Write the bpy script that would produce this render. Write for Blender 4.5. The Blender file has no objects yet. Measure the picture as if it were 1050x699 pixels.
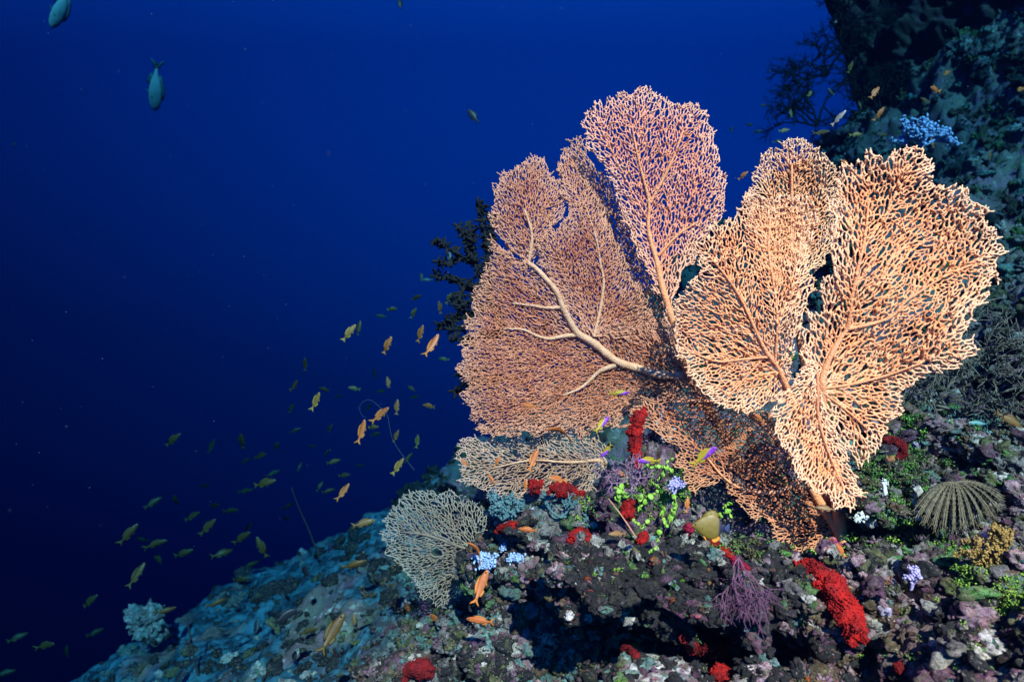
import bpy, bmesh, math, random, heapq
import numpy as np
from mathutils import Vector, Matrix, noise as mnoise
from mathutils.bvhtree import BVHTree

# ------------------------------------------------------------------ camera, world, sun, exposure
sc = bpy.context.scene
C = sc.collection
R = math.radians
F, CU, CV = 700.0, 525.0, 349.5            # focal length and centre in photograph pixels (1050 x 699)

cam_d = bpy.data.cameras.new('camera')
cam_d.sensor_width = 36.0
cam_d.lens = 24.0
cam_d.clip_start = 0.02
cam_d.clip_end = 400
cam_d.dof.use_dof = True
cam_d.dof.focus_distance = 1.9
cam_d.dof.aperture_fstop = 3.6
cam = bpy.data.objects.new('camera', cam_d)
C.objects.link(cam)
cam.location = (0, 0, 0)
cam.rotation_euler = (R(90), 0, 0)
sc.camera = cam

SUN = Vector((0.13, -0.78, 0.61)).normalized()      # towards the sun
sun_el = math.asin(SUN.z)
sun_az = math.atan2(SUN.x, SUN.y)

world = bpy.data.worlds.new('World')
sc.world = world
world.use_nodes = True
wt = world.node_tree
wt.nodes.clear()
w_out = wt.nodes.new('ShaderNodeOutputWorld')
w_bg = wt.nodes.new('ShaderNodeBackground')
w_bg.inputs['Strength'].default_value = 0.10
w_tc = wt.nodes.new('ShaderNodeTexCoord')
w_sep = wt.nodes.new('ShaderNodeSeparateXYZ')
w_abs = wt.nodes.new('ShaderNodeMath'); w_abs.operation = 'MULTIPLY_ADD'
w_abs.inputs[1].default_value = 0.3; w_abs.inputs[2].default_value = 0.75
w_comb = wt.nodes.new('ShaderNodeCombineXYZ')
w_nrm = wt.nodes.new('ShaderNodeVectorMath'); w_nrm.operation = 'NORMALIZE'
w_sky = wt.nodes.new('ShaderNodeTexSky')
w_sky.sky_type = 'NISHITA'
w_sky.sun_disc = False
w_sky.sun_elevation = sun_el
w_sky.sun_rotation = sun_az
# how much of the daylight the water lets through, by how steeply one looks up or down
w_dot = wt.nodes.new('ShaderNodeVectorMath'); w_dot.operation = 'DOT_PRODUCT'
w_dot.inputs[1].default_value = (0.30, 0.0, 1.0)
w_map = wt.nodes.new('ShaderNodeMapRange')
w_map.inputs['From Min'].default_value = -0.65
w_map.inputs['From Max'].default_value = 0.65
w_ramp = wt.nodes.new('ShaderNodeValToRGB')
els = w_ramp.color_ramp.elements
RAMP = [(0.0, (0.0, 0.0006, 0.012)), (0.185, (0.0, 0.0018, 0.030)), (0.40, (0.0, 0.008, 0.080)), (0.646, (0.0, 0.023, 0.209)), (0.865, (0.0, 0.034, 0.296)), (1.0, (0.0, 0.040, 0.32))]
GAIN = (1.0, 7.6, 2.5)
for k, (p, c) in enumerate([RAMP[0], RAMP[-1]] + RAMP[1:-1]):
    e = els[0] if k == 0 else (els[-1] if k == 1 else els.new(p))
    e.position = p; e.color = tuple(a * b for a, b in zip(c, GAIN)) + (1,)
w_mul = wt.nodes.new('ShaderNodeMixRGB'); w_mul.blend_type = 'MULTIPLY'; w_mul.inputs[0].default_value = 1.0
L = wt.links.new
L(w_tc.outputs['Generated'], w_sep.inputs[0])
L(w_sep.outputs['Z'], w_abs.inputs[0])
L(w_sep.outputs['X'], w_comb.inputs['X']); L(w_sep.outputs['Y'], w_comb.inputs['Y']); L(w_abs.outputs[0], w_comb.inputs['Z'])
L(w_comb.outputs[0], w_nrm.inputs[0]); L(w_nrm.outputs[0], w_sky.inputs['Vector'])
L(w_tc.outputs['Generated'], w_dot.inputs[0]); L(w_dot.outputs['Value'], w_map.inputs['Value'])
L(w_map.outputs['Result'], w_ramp.inputs['Fac'])
L(w_sky.outputs[0], w_mul.inputs[1]); L(w_ramp.outputs[0], w_mul.inputs[2])
L(w_mul.outputs[0], w_bg.inputs['Color']); L(w_bg.outputs[0], w_out.inputs['Surface'])

sun_d = bpy.data.lights.new('sun', 'SUN')
sun_d.energy = 5.0
sun_d.angle = R(0.5)
sun_d.color = (1.0, 0.49, 0.36)
sun_o = bpy.data.objects.new('sun', sun_d)
C.objects.link(sun_o)
sun_o.location = SUN * 10
sun_o.rotation_euler = SUN.to_track_quat('Z', 'Y').to_euler()

vs = sc.view_settings
vs.view_transform = 'Standard'; vs.look = 'None'; vs.gamma = 1.0; vs.use_curve_mapping = False
vs.exposure = 2.58
cy = sc.cycles
cy.max_bounces = 4; cy.diffuse_bounces = 2; cy.glossy_bounces = 2; cy.transmission_bounces = 2
cy.volume_bounces = 0; cy.transparent_max_bounces = 8
cy.use_denoising = True
cy.use_adaptive_sampling = True; cy.adaptive_threshold = 0.01
cy.caustics_reflective = False; cy.caustics_refractive = False

# ------------------------------------------------------------------ helpers
def pw(u, v, y):
    """the point at distance y in front of the camera that the photograph shows at u, v"""
    return Vector(((u - CU) / F * y, y, (CV - v) / F * y))

def link(o, parent=None):
    C.objects.link(o)
    if parent is not None:
        o.parent = parent
    return o

def mesh_np(name, V, faces, mats, smooth=True, attrs=None, fmat=None):
    """faces: list of int arrays (n,k) with any k"""
    me = bpy.data.meshes.new(name)
    V = np.asarray(V, dtype=np.float32)
    me.vertices.add(len(V)); me.vertices.foreach_set('co', V.ravel())
    faces = [np.asarray(f, dtype=np.int32) for f in faces if len(f)]
    lv = np.concatenate([f.ravel() for f in faces])
    ls = np.concatenate([np.full(len(f), f.shape[1], dtype=np.int32) for f in faces])
    st = np.concatenate([[0], np.cumsum(ls)[:-1]]).astype(np.int32)
    me.loops.add(len(lv)); me.loops.foreach_set('vertex_index', lv)
    me.polygons.add(len(ls)); me.polygons.foreach_set('loop_start', st)
    if smooth:
        me.polygons.foreach_set('use_smooth', np.ones(len(ls), dtype=bool))
    for m in (mats if isinstance(mats, (list, tuple)) else [mats]):
        me.materials.append(m)
    if fmat is not None:
        me.polygons.foreach_set('material_index', np.asarray(fmat, dtype=np.int32))
    me.update(calc_edges=True)
    for k, (typ, val) in (attrs or {}).items():
        a = me.attributes.new(k, typ, 'POINT')
        a.data.foreach_set('value' if typ == 'FLOAT' else 'color', np.asarray(val, dtype=np.float32).ravel())
    return me

def obj(name, me, parent=None, **kw):
    o = link(bpy.data.objects.new(name, me), parent)
    for k, v in kw.items():
        o[k] = v
    return o

def thing(name, label, cat, loc=(0, 0, 0), group=None):
    o = bpy.data.objects.new(name, None)
    o.empty_display_size = 0.05
    C.objects.link(o)
    o.location = loc
    o['label'] = label; o['category'] = cat
    if group: o['group'] = group
    return o

def tag(o, label, cat, group=None):
    o['label'] = label; o['category'] = cat
    if group: o['group'] = group
    return o

# ---- noise in numpy
def _h(ix, iy, iz, s):
    n = (ix * 374761393 + iy * 668265263 + iz * 2147483647 + s * 1274126177) & 0xFFFFFFFF
    n = ((n ^ (n >> 13)) * 1274126177) & 0xFFFFFFFF
    n = ((n ^ (n >> 16)) * 2246822519) & 0xFFFFFFFF
    return ((n ^ (n >> 15)) & 0xFFFF) / 65535.0

def vnoise(P, s=0):
    P = np.asarray(P, dtype=np.float64)
    I = np.floor(P).astype(np.int64); f = P - I
    f = f * f * f * (f * (f * 6 - 15) + 10)
    r = 0
    for dx in (0, 1):
        wx = f[:, 0] if dx else 1 - f[:, 0]
        for dy in (0, 1):
            wy = f[:, 1] if dy else 1 - f[:, 1]
            for dz in (0, 1):
                wz = f[:, 2] if dz else 1 - f[:, 2]
                r = r + wx * wy * wz * _h(I[:, 0] + dx, I[:, 1] + dy, I[:, 2] + dz, s)
    return r * 2 - 1

def fbm(P, octv=4, s=0, gain=0.5):
    P = np.asarray(P, dtype=np.float64)
    a, r = 1.0, 0
    for k in range(octv):
        r = r + a * vnoise(P * (2.03 ** k) + 17.3 * k, s + k)
        a *= gain
    return r

def worley(P, s=0):
    P = np.asarray(P, dtype=np.float64)
    I = np.floor(P).astype(np.int64)
    best = np.full(len(P), 9.0)
    for dx in (-1, 0, 1):
        for dy in (-1, 0, 1):
            for dz in (-1, 0, 1):
                c = I + (dx, dy, dz)
                q = c + np.stack([_h(c[:, 0], c[:, 1], c[:, 2], s + k) for k in (11, 12, 13)], 1)
                best = np.minimum(best, ((P - q) ** 2).sum(1))
    return np.sqrt(best)

# ---- tubes
def tubes(chains, sides=5):
    """chains: list of (pts Nx3, radii N, attr N) -> V, quads, caps, attr"""
    Vs, Fs, As, off = [], [], [], 0
    caps = []
    ang = np.arange(sides) * 2 * math.pi / sides
    ca, sa = np.cos(ang), np.sin(ang)
    for pts, rad, att in chains:
        n = len(pts)
        if n < 2: continue
        t = np.empty_like(pts)
        t[1:-1] = pts[2:] - pts[:-2]; t[0] = pts[1] - pts[0]; t[-1] = pts[-1] - pts[-2]
        t /= np.linalg.norm(t, axis=1)[:, None] + 1e-12
        ref = np.array([0.0, 1.0, 0.0]) if abs(t[:, 1]).mean() < 0.8 else np.array([1.0, 0.0, 0.0])
        b = np.cross(t, ref); b /= np.linalg.norm(b, axis=1)[:, None] + 1e-12
        c = np.cross(t, b)
        ring = pts[:, None, :] + rad[:, None, None] * (b[:, None, :] * ca[None, :, None] + c[:, None, :] * sa[None, :, None])
        Vs.append(ring.reshape(-1, 3))
        Vs.append((pts[-1] + t[-1] * rad[-1] * 0.8)[None])
        As.append(np.repeat(att, sides)); As.append(att[-1:])
        i = np.arange(n - 1)[:, None] * sides; k = np.arange(sides)[None]; k2 = (k + 1) % sides
        q = np.stack([i + k, i + k2, i + sides + k2, i + sides + k], -1).reshape(-1, 4) + off
        Fs.append(q)
        e = off + (n - 1) * sides
        kk = np.arange(sides)
        caps.append(np.stack([e + kk, e + (kk + 1) % sides, np.full(sides, off + n * sides)], 1))
        off += n * sides + 1
    return np.concatenate(Vs), np.concatenate(Fs), np.concatenate(caps), np.concatenate(As)

def smooth_chain(P, n=1):
    for _ in range(n):
        if len(P) < 3: return P
        Q = np.empty((2 * len(P) - 2, P.shape[1]))
        Q[0::2] = 0.75 * P[:-1] + 0.25 * P[1:]
        Q[1::2] = 0.25 * P[:-1] + 0.75 * P[1:]
        P = np.concatenate([P[:1], Q[1:-1] if len(Q) > 2 else Q, P[-1:]])
    return P

# ---- materials
def mat(name, col, rough=0.8, var=None, scale=30, bump=0.0, bscale=80, spec=0.25, attr=None, attr_col=None, sss=0.0):
    m = bpy.data.materials.new(name)
    m.use_nodes = True
    nt = m.node_tree
    b = nt.nodes['Principled BSDF']
    b.inputs['Roughness'].default_value = rough
    b.inputs['Specular IOR Level'].default_value = spec
    tc = nt.nodes.new('ShaderNodeTexCoord')
    src = None
    if attr_col:
        a = nt.nodes.new('ShaderNodeAttribute'); a.attribute_name = attr_col
        src = a.outputs['Color']
    if var is not None:
        n = nt.nodes.new('ShaderNodeTexNoise'); n.inputs['Scale'].default_value = scale; n.inputs['Detail'].default_value = 6
        nt.links.new(tc.outputs['Object'], n.inputs['Vector'])
        r = nt.nodes.new('ShaderNodeValToRGB')
        r.color_ramp.elements[0].position = 0.35; r.color_ramp.elements[1].position = 0.65
        if src is None:
            r.color_ramp.elements[0].color = (*col, 1); r.color_ramp.elements[1].color = (*var, 1)
            src = r.outputs[0]
        else:
            r.color_ramp.elements[0].color = (0.55, 0.55, 0.55, 1); r.color_ramp.elements[1].color = (1.2, 1.2, 1.2, 1)
            mx = nt.nodes.new('ShaderNodeMixRGB'); mx.blend_type = 'MULTIPLY'; mx.inputs[0].default_value = 1
            nt.links.new(src, mx.inputs[1]); nt.links.new(r.outputs[0], mx.inputs[2]); src = mx.outputs[0]
        nt.links.new(n.outputs['Fac'], r.inputs['Fac'])
    if attr:                                   # blend to a second colour by a per-vertex measure of the growth
        a = nt.nodes.new('ShaderNodeAttribute'); a.attribute_name = attr[0]
        mx = nt.nodes.new('ShaderNodeMixRGB'); mx.inputs[1].default_value = (*col, 1); mx.inputs[2].default_value = (*attr[1], 1)
        nt.links.new(a.outputs['Fac'], mx.inputs[0])
        if src is not None: nt.links.new(src, mx.inputs[1])
        src = mx.outputs[0]
    if src is not None: nt.links.new(src, b.inputs['Base Color'])
    else: b.inputs['Base Color'].default_value = (*col, 1)
    if bump:
        n = nt.nodes.new('ShaderNodeTexNoise'); n.inputs['Scale'].default_value = bscale; n.inputs['Detail'].default_value = 5
        nt.links.new(tc.outputs['Object'], n.inputs['Vector'])
        bp = nt.nodes.new('ShaderNodeBump'); bp.inputs['Strength'].default_value = bump; bp.inputs['Distance'].default_value = 0.01
        nt.links.new(n.outputs['Fac'], bp.inputs['Height']); nt.links.new(bp.outputs[0], b.inputs['Normal'])
    return m

# ------------------------------------------------------------------ the water: one closed body round everything
def build_water():
    x0, x1, y0, y1, z0, z1 = -22, 22, -0.22, 13.0, -22.0, 5.6
    V = [(x, y, z) for x in (x0, x1) for y in (y0, y1) for z in (z0, z1)]
    Fq = [(0, 1, 3, 2), (4, 6, 7, 5), (0, 4, 5, 1), (2, 3, 7, 6), (0, 2, 6, 4), (1, 5, 7, 3)]
    m = bpy.data.materials.new('sea_water')
    m.use_nodes = True
    nt = m.node_tree; nt.nodes.clear()
    o = nt.nodes.new('ShaderNodeOutputMaterial')
    pv = nt.nodes.new('ShaderNodeVolumePrincipled')
    pv.inputs['Color'].default_value = (0.0003, 0.0016, 0.006, 1)
    pv.inputs['Absorption Color'].default_value = (0.002, 0.34, 0.53, 1)
    pv.inputs['Density'].default_value = 0.36
    pv.inputs['Anisotropy'].default_value = 0.3
    nt.links.new(pv.outputs[0], o.inputs['Volume'])
    me = mesh_np('haze', V, [np.array(Fq)], m, smooth=False)
    obj('haze', me, kind='stuff')
build_water()
# ------------------------------------------------------------------ the reef slope
rng = np.random.default_rng(7)
random.seed(7)

def g2(x, y, cx, cy_, sx, sy):
    return np.exp(-0.5 * (((x - cx) / sx) ** 2 + ((y - cy_) / sy) ** 2))

def base_height(x, y):
    z = 0.55 * x + 0.14 * y - 1.4
    z = z + 0.42 * g2(x, y, 0.28, 2.15, 0.55, 0.42)            # the mound the fans grow on
    z = z - 0.30 * g2(x, y, 0.34, 1.66, 0.26, 0.20)            # hollow in front of it
    z = z - 0.10 * g2(x, y, 0.78, 1.80, 0.24, 0.20)
    z = z - 0.10 * np.maximum(0, y - 4.2) ** 2 * (1 / (1 + np.exp((x - 1.2) * 2.5)))
    z = z - 0.05 * np.maximum(0, y - 8) ** 2
    z = z + 1.15 * g2(x, y, 5.3, 6.8, 1.3, 1.5)
    z = z - 0.12 * np.clip(-2.6 - x, 0, 5) ** 2
    return z

def build_reef():
    nu, nv = 820, 640
    s = np.linspace(0, 1, nv)
    yy = 0.75 * (11.5 / 0.75) ** s
    t = np.linspace(-1.35, 1.5, nu)
    Y, T = np.meshgrid(yy, t, indexing='ij')
    X = T * (Y + 0.35)
    x, y = X.ravel(), Y.ravel()
    z = base_height(x, y)
    P = np.stack([x, y, z], 1)
    d = 0.16 * fbm(P * 1.3, 4, 1) + 0.075 * np.clip(fbm(P * 5.0, 3, 5), -0.9, 0.9)
    w = worley(P * 7.0, 3)
    d += 0.11 * (0.5 - w) * (0.4 + 0.6 * np.clip(fbm(P * 2.2, 2, 9) + 0.5, 0, 1))
    w2 = worley(P * 19.0, 21)
    d += 0.042 * (0.5 - w2)
    d += 0.013 * fbm(P * 42, 2, 31)
    far = np.clip((y - 3.0) / 3, 0, 1)
    d += far * (0.20 * fbm(P * 3.1, 5, 51) + 0.06 * (0.5 - worley(P * 4.3, 53)) + 0.05 * (.5 - worley(P * 9.0, 57)))
    # the left slope is smoother, sandy between the lumps
    sand = 1 / (1 + np.exp((x + 0.35) * 5))
    d *= 1 - 0.55 * sand
    n = np.array([-0.35, -0.30, 0.88])
    P = P + d[:, None] * n
    i = (np.arange(nv - 1)[:, None] * nu + np.arange(nu - 1)[None]).ravel()
    q = np.stack([i, i + 1, i + nu + 1, i + nu], 1)
    msk = np.clip((sand - .35) * 2, 0, 1) * np.clip(fbm(P * 2.1, 3, 77) * 2.2 + 1.5, 0, 1)
    return P, q, msk

def reef_material(name='reef_rock', k=1.0):
    m = bpy.data.materials.new(name)
    m.use_nodes = True
    nt = m.node_tree; N = nt.nodes.new; K = nt.links.new
    b = nt.nodes['Principled BSDF']
    b.inputs['Roughness'].default_value = 0.9; b.inputs['Specular IOR Level'].default_value = 0.2
    tc = N('ShaderNodeTexCoord')
    def noise(scale, detail=6, off=0.0, rough=0.6):
        mp = N('ShaderNodeMapping'); mp.inputs['Location'].default_value = (off, off * 1.7, -off)
        K(tc.outputs['Object'], mp.inputs['Vector'])
        n = N('ShaderNodeTexNoise'); n.inputs['Scale'].default_value = scale; n.inputs['Detail'].default_value = detail
        n.inputs['Roughness'].default_value = rough
        K(mp.outputs[0], n.inputs['Vector'])
        return n.outputs['Fac']
    def step(fac, a, bb):
        r = N('ShaderNodeMapRange'); r.inputs['From Min'].default_value = a; r.inputs['From Max'].default_value = bb
        K(fac, r.inputs['Value']); return r.outputs[0]
    def mix(fac, a, col):
        mx = N('ShaderNodeMixRGB'); K(fac, mx.inputs[0])
        if isinstance(a, tuple): mx.inputs[1].default_value = (*a, 1)
        else: K(a, mx.inputs[1])
        mx.inputs[2].default_value = (*col, 1)
        return mx.outputs[0]
    c = mix(step(noise(3.0), 0.4, 0.6), (0.13, 0.085, 0.085), (0.16, 0.15, 0.12))
    c = mix(step(noise(6.0, 8, 3.1), 0.5, 0.58), c, (0.24, 0.13, 0.17))       # mauve coralline crust
    c = mix(step(noise(7.5, 8, 9.4), 0.56, 0.62), c, (0.035, 0.04, 0.03))     # dark turf
    c = mix(step(noise(11.0, 8, 5.7), 0.60, 0.66), c, (0.10, 0.16, 0.06))     # green film
    c = mix(step(noise(14.0, 9, 12.2), 0.60, 0.66), c, (0.30, 0.29, 0.25))    # pale crust
    c = mix(step(noise(23.0, 9, 21.0), 0.64, 0.69), c, (0.42, 0.38, 0.38))
    c = mix(step(noise(17.0, 9, 33.0), 0.67, 0.70), c, (0.22, 0.02, 0.02))    # red sponge film
    c = mix(step(noise(60.0, 4, 2.0), 0.58, 0.70), c, (0.05, 0.04, 0.04))     # pits
    at_ = N('ShaderNodeAttribute'); at_.attribute_name = 'sand'
    sn = mix(step(noise(9.0, 9, 41.0), 0.42, 0.58), (0.009, 0.040, 0.060), (0.045, 0.17, 0.22))   # sandy rubble of the left slope, water's blue dimness mixed into the colour
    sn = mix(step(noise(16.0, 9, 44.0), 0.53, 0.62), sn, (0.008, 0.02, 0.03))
    mm = N('ShaderNodeMixRGB'); K(at_.outputs['Fac'], mm.inputs[0]); K(c, mm.inputs[1]); K(sn, mm.inputs[2]); c = mm.outputs[0]
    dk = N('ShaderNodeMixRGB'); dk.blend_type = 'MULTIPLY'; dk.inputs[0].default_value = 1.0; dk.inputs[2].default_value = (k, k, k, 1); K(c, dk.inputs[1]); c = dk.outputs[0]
    K(c, b.inputs['Base Color'])
    bp = N('ShaderNodeBump'); bp.inputs['Strength'].default_value = 0.9; bp.inputs['Distance'].default_value = 0.015
    n1 = noise(90, 6, 1.0); 
    K(n1, bp.inputs['Height']); K(bp.outputs[0], b.inputs['Normal'])
    return m

M_REEF = reef_material()
rP, rQ, rS = build_reef()
reef = obj('reef_slope', mesh_np('reef_slope', rP, [rQ], M_REEF, attrs={'sand': ('FLOAT', rS)}), kind='structure')
bvh_reef = BVHTree.FromPolygons([tuple(p) for p in rP.tolist()], rQ.tolist())

def at(u, v, far=30.0):
    """where the line of sight through u, v meets the reef"""
    d = pw(u, v, 1.0).normalized()
    h = bvh_reef.ray_cast(Vector((0, 0, 0)), d, far)
    if h[0] is None:
        return None, None
    return h[0], h[1]

def ground(x, y):
    h = bvh_reef.ray_cast(Vector((x, y, 8)), Vector((0, 0, -1)), 40)
    return h[0].z if h[0] is not None else float(base_height(np.array([x]), np.array([y]))[0])

# the steep reef wall further off
def build_wall():
    nu, nv = 420, 380
    s = np.linspace(0, 1, nu); t = np.linspace(0, 1, nv)
    S, T = np.meshgrid(s, t)
    S, T = S.ravel(), T.ravel()
    # plan: from beside the camera's right round to the far corner, then away behind it
    cx = np.interp(S, [0, 0.25, 0.55, 0.8, 0.88, 1.0], [7.6, 6.2, 4.9, 3.75, 3.9, 5.6])
    cyv = np.interp(S, [0, 0.25, 0.55, 0.8, 0.88, 1.0], [3.2, 4.6, 6.3, 7.6, 8.6, 10.5])
    z = -0.6 + 5.8 * T
    lean = 0.4 * np.sin((T - 0.25) * 3.0) + 1.5 * np.maximum(0, T - .25)
    nx, ny = -0.72, -0.69
    P = np.stack([cx + 0.75 + nx * lean, cyv + ny * lean, z], 1)
    d = 0.55 * fbm(P * 0.75, 6, 41, 0.55) + 0.22 * (0.5 - worley(P * 1.9, 43)) + 0.10 * fbm(P * 4.2, 3, 44) + 0.06 * (0.5 - worley(P * 7.0, 47))
    P = P + d[:, None] * np.array([nx, ny, 0.15])
    i = (np.arange(nv - 1)[:, None] * nu + np.arange(nu - 1)[None]).ravel()
    return P, np.stack([i, i + 1, i + nu + 1, i + nu], 1)
wP, wQ = build_wall()
M_WALL = reef_material('shaded_wall_rock', 0.32)  # same reef rock multiplied darker, putting the wall's weak light into its colour
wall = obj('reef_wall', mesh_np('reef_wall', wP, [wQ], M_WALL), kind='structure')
# ------------------------------------------------------------------ sea fans
def in_poly(poly, P):
    x, y = P[:, 0], P[:, 1]
    r = np.zeros(len(P), bool)
    j = len(poly) - 1
    for i in range(len(poly)):
        xi, yi = poly[i]; xj, yj = poly[j]
        c = ((yi > y) != (yj > y)) & (x < (xj - xi) * (y - yi) / (yj - yi + 1e-9) + xi)
        r ^= c
        j = i
    return r

def poly_dist(poly, P):
    best = np.full(len(P), 1e9)
    A = np.array(poly, float); B = np.roll(A, -1, 0)
    for a, b in zip(A, B):
        ab = b - a
        t = np.clip(((P - a) @ ab) / (ab @ ab + 1e-9), 0, 1)
        best = np.minimum(best, np.linalg.norm(P - (a + t[:, None] * ab), axis=1))
    return best

def resample(pl, step):
    pl = smooth_chain(np.array(pl, float), 2)
    seg = np.linalg.norm(np.diff(pl, axis=0), axis=1)
    s = np.concatenate([[0], np.cumsum(seg)])
    n = max(2, int(s[-1] / step) + 1)
    q = np.linspace(0, s[-1], n)
    return np.stack([np.interp(q, s, pl[:, k]) for k in range(pl.shape[1])], 1)

def net(poly, root, r, stems, seed, wob=4.0, rnd=0.55, holes=(), aniso=0.68, drop=.20):
    g = np.random.default_rng(seed)
    poly = [tuple(map(float, p)) for p in poly]
    A = np.array(poly)
    lo, hi = A.min(0) - 8, A.max(0) + 8
    def inside(Q):
        P3 = np.stack([Q[:, 0] / 9, Q[:, 1] / 9, np.full(len(Q), seed * 3.1)], 1)
        off = np.stack([vnoise(P3, 1), vnoise(P3 + 50, 2)], 1) * wob
        k = in_poly(poly, Q + off)
        for (hx, hy, hr) in holes:
            k &= (Q[:, 0] - hx) ** 2 + (Q[:, 1] - hy) ** 2 > hr * hr
        return k
    pts, kind = [], []
    cell = r / 1.4142
    W = int((hi[0] - lo[0]) / cell) + 3
    H = int((hi[1] - lo[1]) / cell) + 3
    grid = {}
    def gk(p): return (int((p[0] - lo[0]) / cell), int((p[1] - lo[1]) / cell))
    def add(p, k):
        grid.setdefault(gk(p), []).append(len(pts)); pts.append((float(p[0]), float(p[1]))); kind.append(k)
    add(root, 0)
    links = {}
    for si, st in enumerate(stems):
        q = resample(st, r * 0.9)
        prev = None
        for p in q:
            # join an earlier stem when starting on it
            i = None
            if prev is None:
                best = 1e9
                for k in range(len(pts)):
                    dd = (pts[k][0] - p[0]) ** 2 + (pts[k][1] - p[1]) ** 2
                    if dd < best: best, i = dd, k
                if best > (2.5 * r) ** 2: i = None
            if i is None:
                add(p, 1); i = len(pts) - 1
            if prev is not None:
                links[(prev, i)] = 1; links[(i, prev)] = 1
            prev = i
    cand = lo + g.random((int((hi - lo).prod() / (r * r) * 26), 2)) * (hi - lo)
    cand = cand[inside(cand)]
    r2 = r * r
    for p in cand.tolist():
        cx, cyy = gk(p)
        ok = True
        for dx in (-2, -1, 0, 1, 2):
            for dy in (-2, -1, 0, 1, 2):
                for k in grid.get((cx + dx, cyy + dy), ()):
                    q = pts[k]
                    lim = r2 if kind[k] == 2 else r2 * 0.7
                    if (q[0] - p[0]) ** 2 + (q[1] - p[1]) ** 2 < lim:
                        ok = False; break
                if not ok: break
            if not ok: break
        if ok: add(p, 2)
    n = len(pts)
    P = np.array(pts)
    # neighbours
    rad = 2.05 * r
    nb = [[] for _ in range(n)]
    reach = int(rad / cell) + 1
    for i in range(n):
        cx, cyy = gk(pts[i]); xi, yi = pts[i]
        for dx in range(-reach, reach + 1):
            for dy in range(-reach, reach + 1):
                for k in grid.get((cx + dx, cyy + dy), ()):
                    if k > i:
                        d = math.hypot(pts[k][0] - xi, pts[k][1] - yi)
                        if d < rad:
                            w = (d / r) ** 1.25 * r * (1 + rnd * random.random())
                            nb[i].append((k, w)); nb[k].append((i, w))
    for (a, b) in links:
        d = math.hypot(pts[a][0] - pts[b][0], pts[a][1] - pts[b][1])
        nb[a].append((b, d * 1.3))
    dist = [1e18] * n; par = [-1] * n
    dist[0] = 0; pq = [(0, 0)]
    order = []
    done = [False] * n
    while pq:
        d, i = heapq.heappop(pq)
        if done[i]: continue
        done[i] = True; order.append(i)
        for k, w in nb[i]:
            if d + w < dist[k]:
                dist[k] = d + w; par[k] = i; heapq.heappush(pq, (d + w, k))
    cnt = [0] * n; kids = [[] for _ in range(n)]
    for i in reversed(order):
        if cnt[i] == 0: cnt[i] = 1
        if par[i] >= 0:
            cnt[par[i]] += cnt[i]; kids[par[i]].append(i)
    # direction of growth at every node, from its ancestors
    T = np.zeros((n, 2))
    for i in order:
        k = i
        for _ in range(4):
            if par[k] >= 0: k = par[k]
        T[i] = P[i] - P[k]
    T /= np.linalg.norm(T, axis=1)[:, None] + 1e-9
    Tl = T.tolist(); Pl = P.tolist()
    # meshwork: relative neighbours, measured shorter along the growth than across it
    nd = [dict() for _ in range(n)]
    for i in range(n):
        for k, w in nb[i]:
            if k in nd[i]: continue
            dx, dy = Pl[k][0] - Pl[i][0], Pl[k][1] - Pl[i][1]
            tx, ty = Tl[i][0] + Tl[k][0], Tl[i][1] + Tl[k][1]
            q = math.hypot(tx, ty) + 1e-9
            al = (dx * tx + dy * ty) / q; d2 = dx * dx + dy * dy
            m = math.sqrt(max(d2 - aniso * al * al, 1e-6))
            nd[i][k] = m; nd[k][i] = m
    edges = set()
    for i in range(n):
        di = nd[i]
        for k, m in di.items():
            if k < i: continue
            if par[i] == k or par[k] == i:
                if min(cnt[i], cnt[k]) >= 10: edges.add((i, k)); continue
            dk = nd[k]; ok = True
            for c, mc in di.items():
                if mc < m * .96:
                    o = dk.get(c)
                    if o is not None and o < m * .96: ok = False; break
            if ok: edges.add((i, k))
    deg = [0] * n
    for i, k in edges: deg[i] += 1; deg[k] += 1
    for i, k in sorted(edges):                 # thin out the cross links
        if par[i] == k or par[k] == i: continue
        d = P[k] - P[i]; t = T[i] + T[k]
        al = abs(d @ t) / (np.linalg.norm(d) * np.linalg.norm(t) + 1e-9)
        if al < .60 and deg[i] > 2 and deg[k] > 2 and g.random() < drop * 1.5:
            edges.discard((i, k)); deg[i] -= 1; deg[k] -= 1
    adj = [[] for _ in range(n)]
    for i, k in edges: adj[i].append(k); adj[k].append(i)
    for _ in range(2):                         # soften the zigzag
        Q = P.copy()
        for i in range(n):
            if len(adj[i]) >= 2: Q[i] = .55 * P[i] + .45 * P[adj[i]].mean(0)
        P = Q
    # pair the straightest strands through each node, then follow them as long curves
    nxt = {}
    for i in range(n):
        A_ = adj[i]
        if len(A_) < 2: continue
        D = P[A_] - P[i]; D /= np.linalg.norm(D, axis=1)[:, None] + 1e-9
        cs = D @ D.T
        prs = sorted((cs[x, y], x, y) for x in range(len(A_)) for y in range(x + 1, len(A_)))
        used = set()
        for c, x, y in prs:
            if c > -.45: break
            if x in used or y in used: continue
            used.add(x); used.add(y)
            nxt[(A_[x], i)] = A_[y]; nxt[(A_[y], i)] = A_[x]
    seen = set(); chains = []
    for i, k in edges:
        if (i, k) in seen or (k, i) in seen: continue
        ch = [i, k]; seen.add((i, k))
        for end in (0, 1):
            while True:
                e = (ch[-2], ch[-1])
                t = nxt.get(e)
                if t is None or (e[1], t) in seen or (t, e[1]) in seen: break
                seen.add((e[1], t)); ch.append(t)
            ch.reverse()
        chains.append(ch)
    edge = poly_dist(poly, P)
    spikes = []
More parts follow.
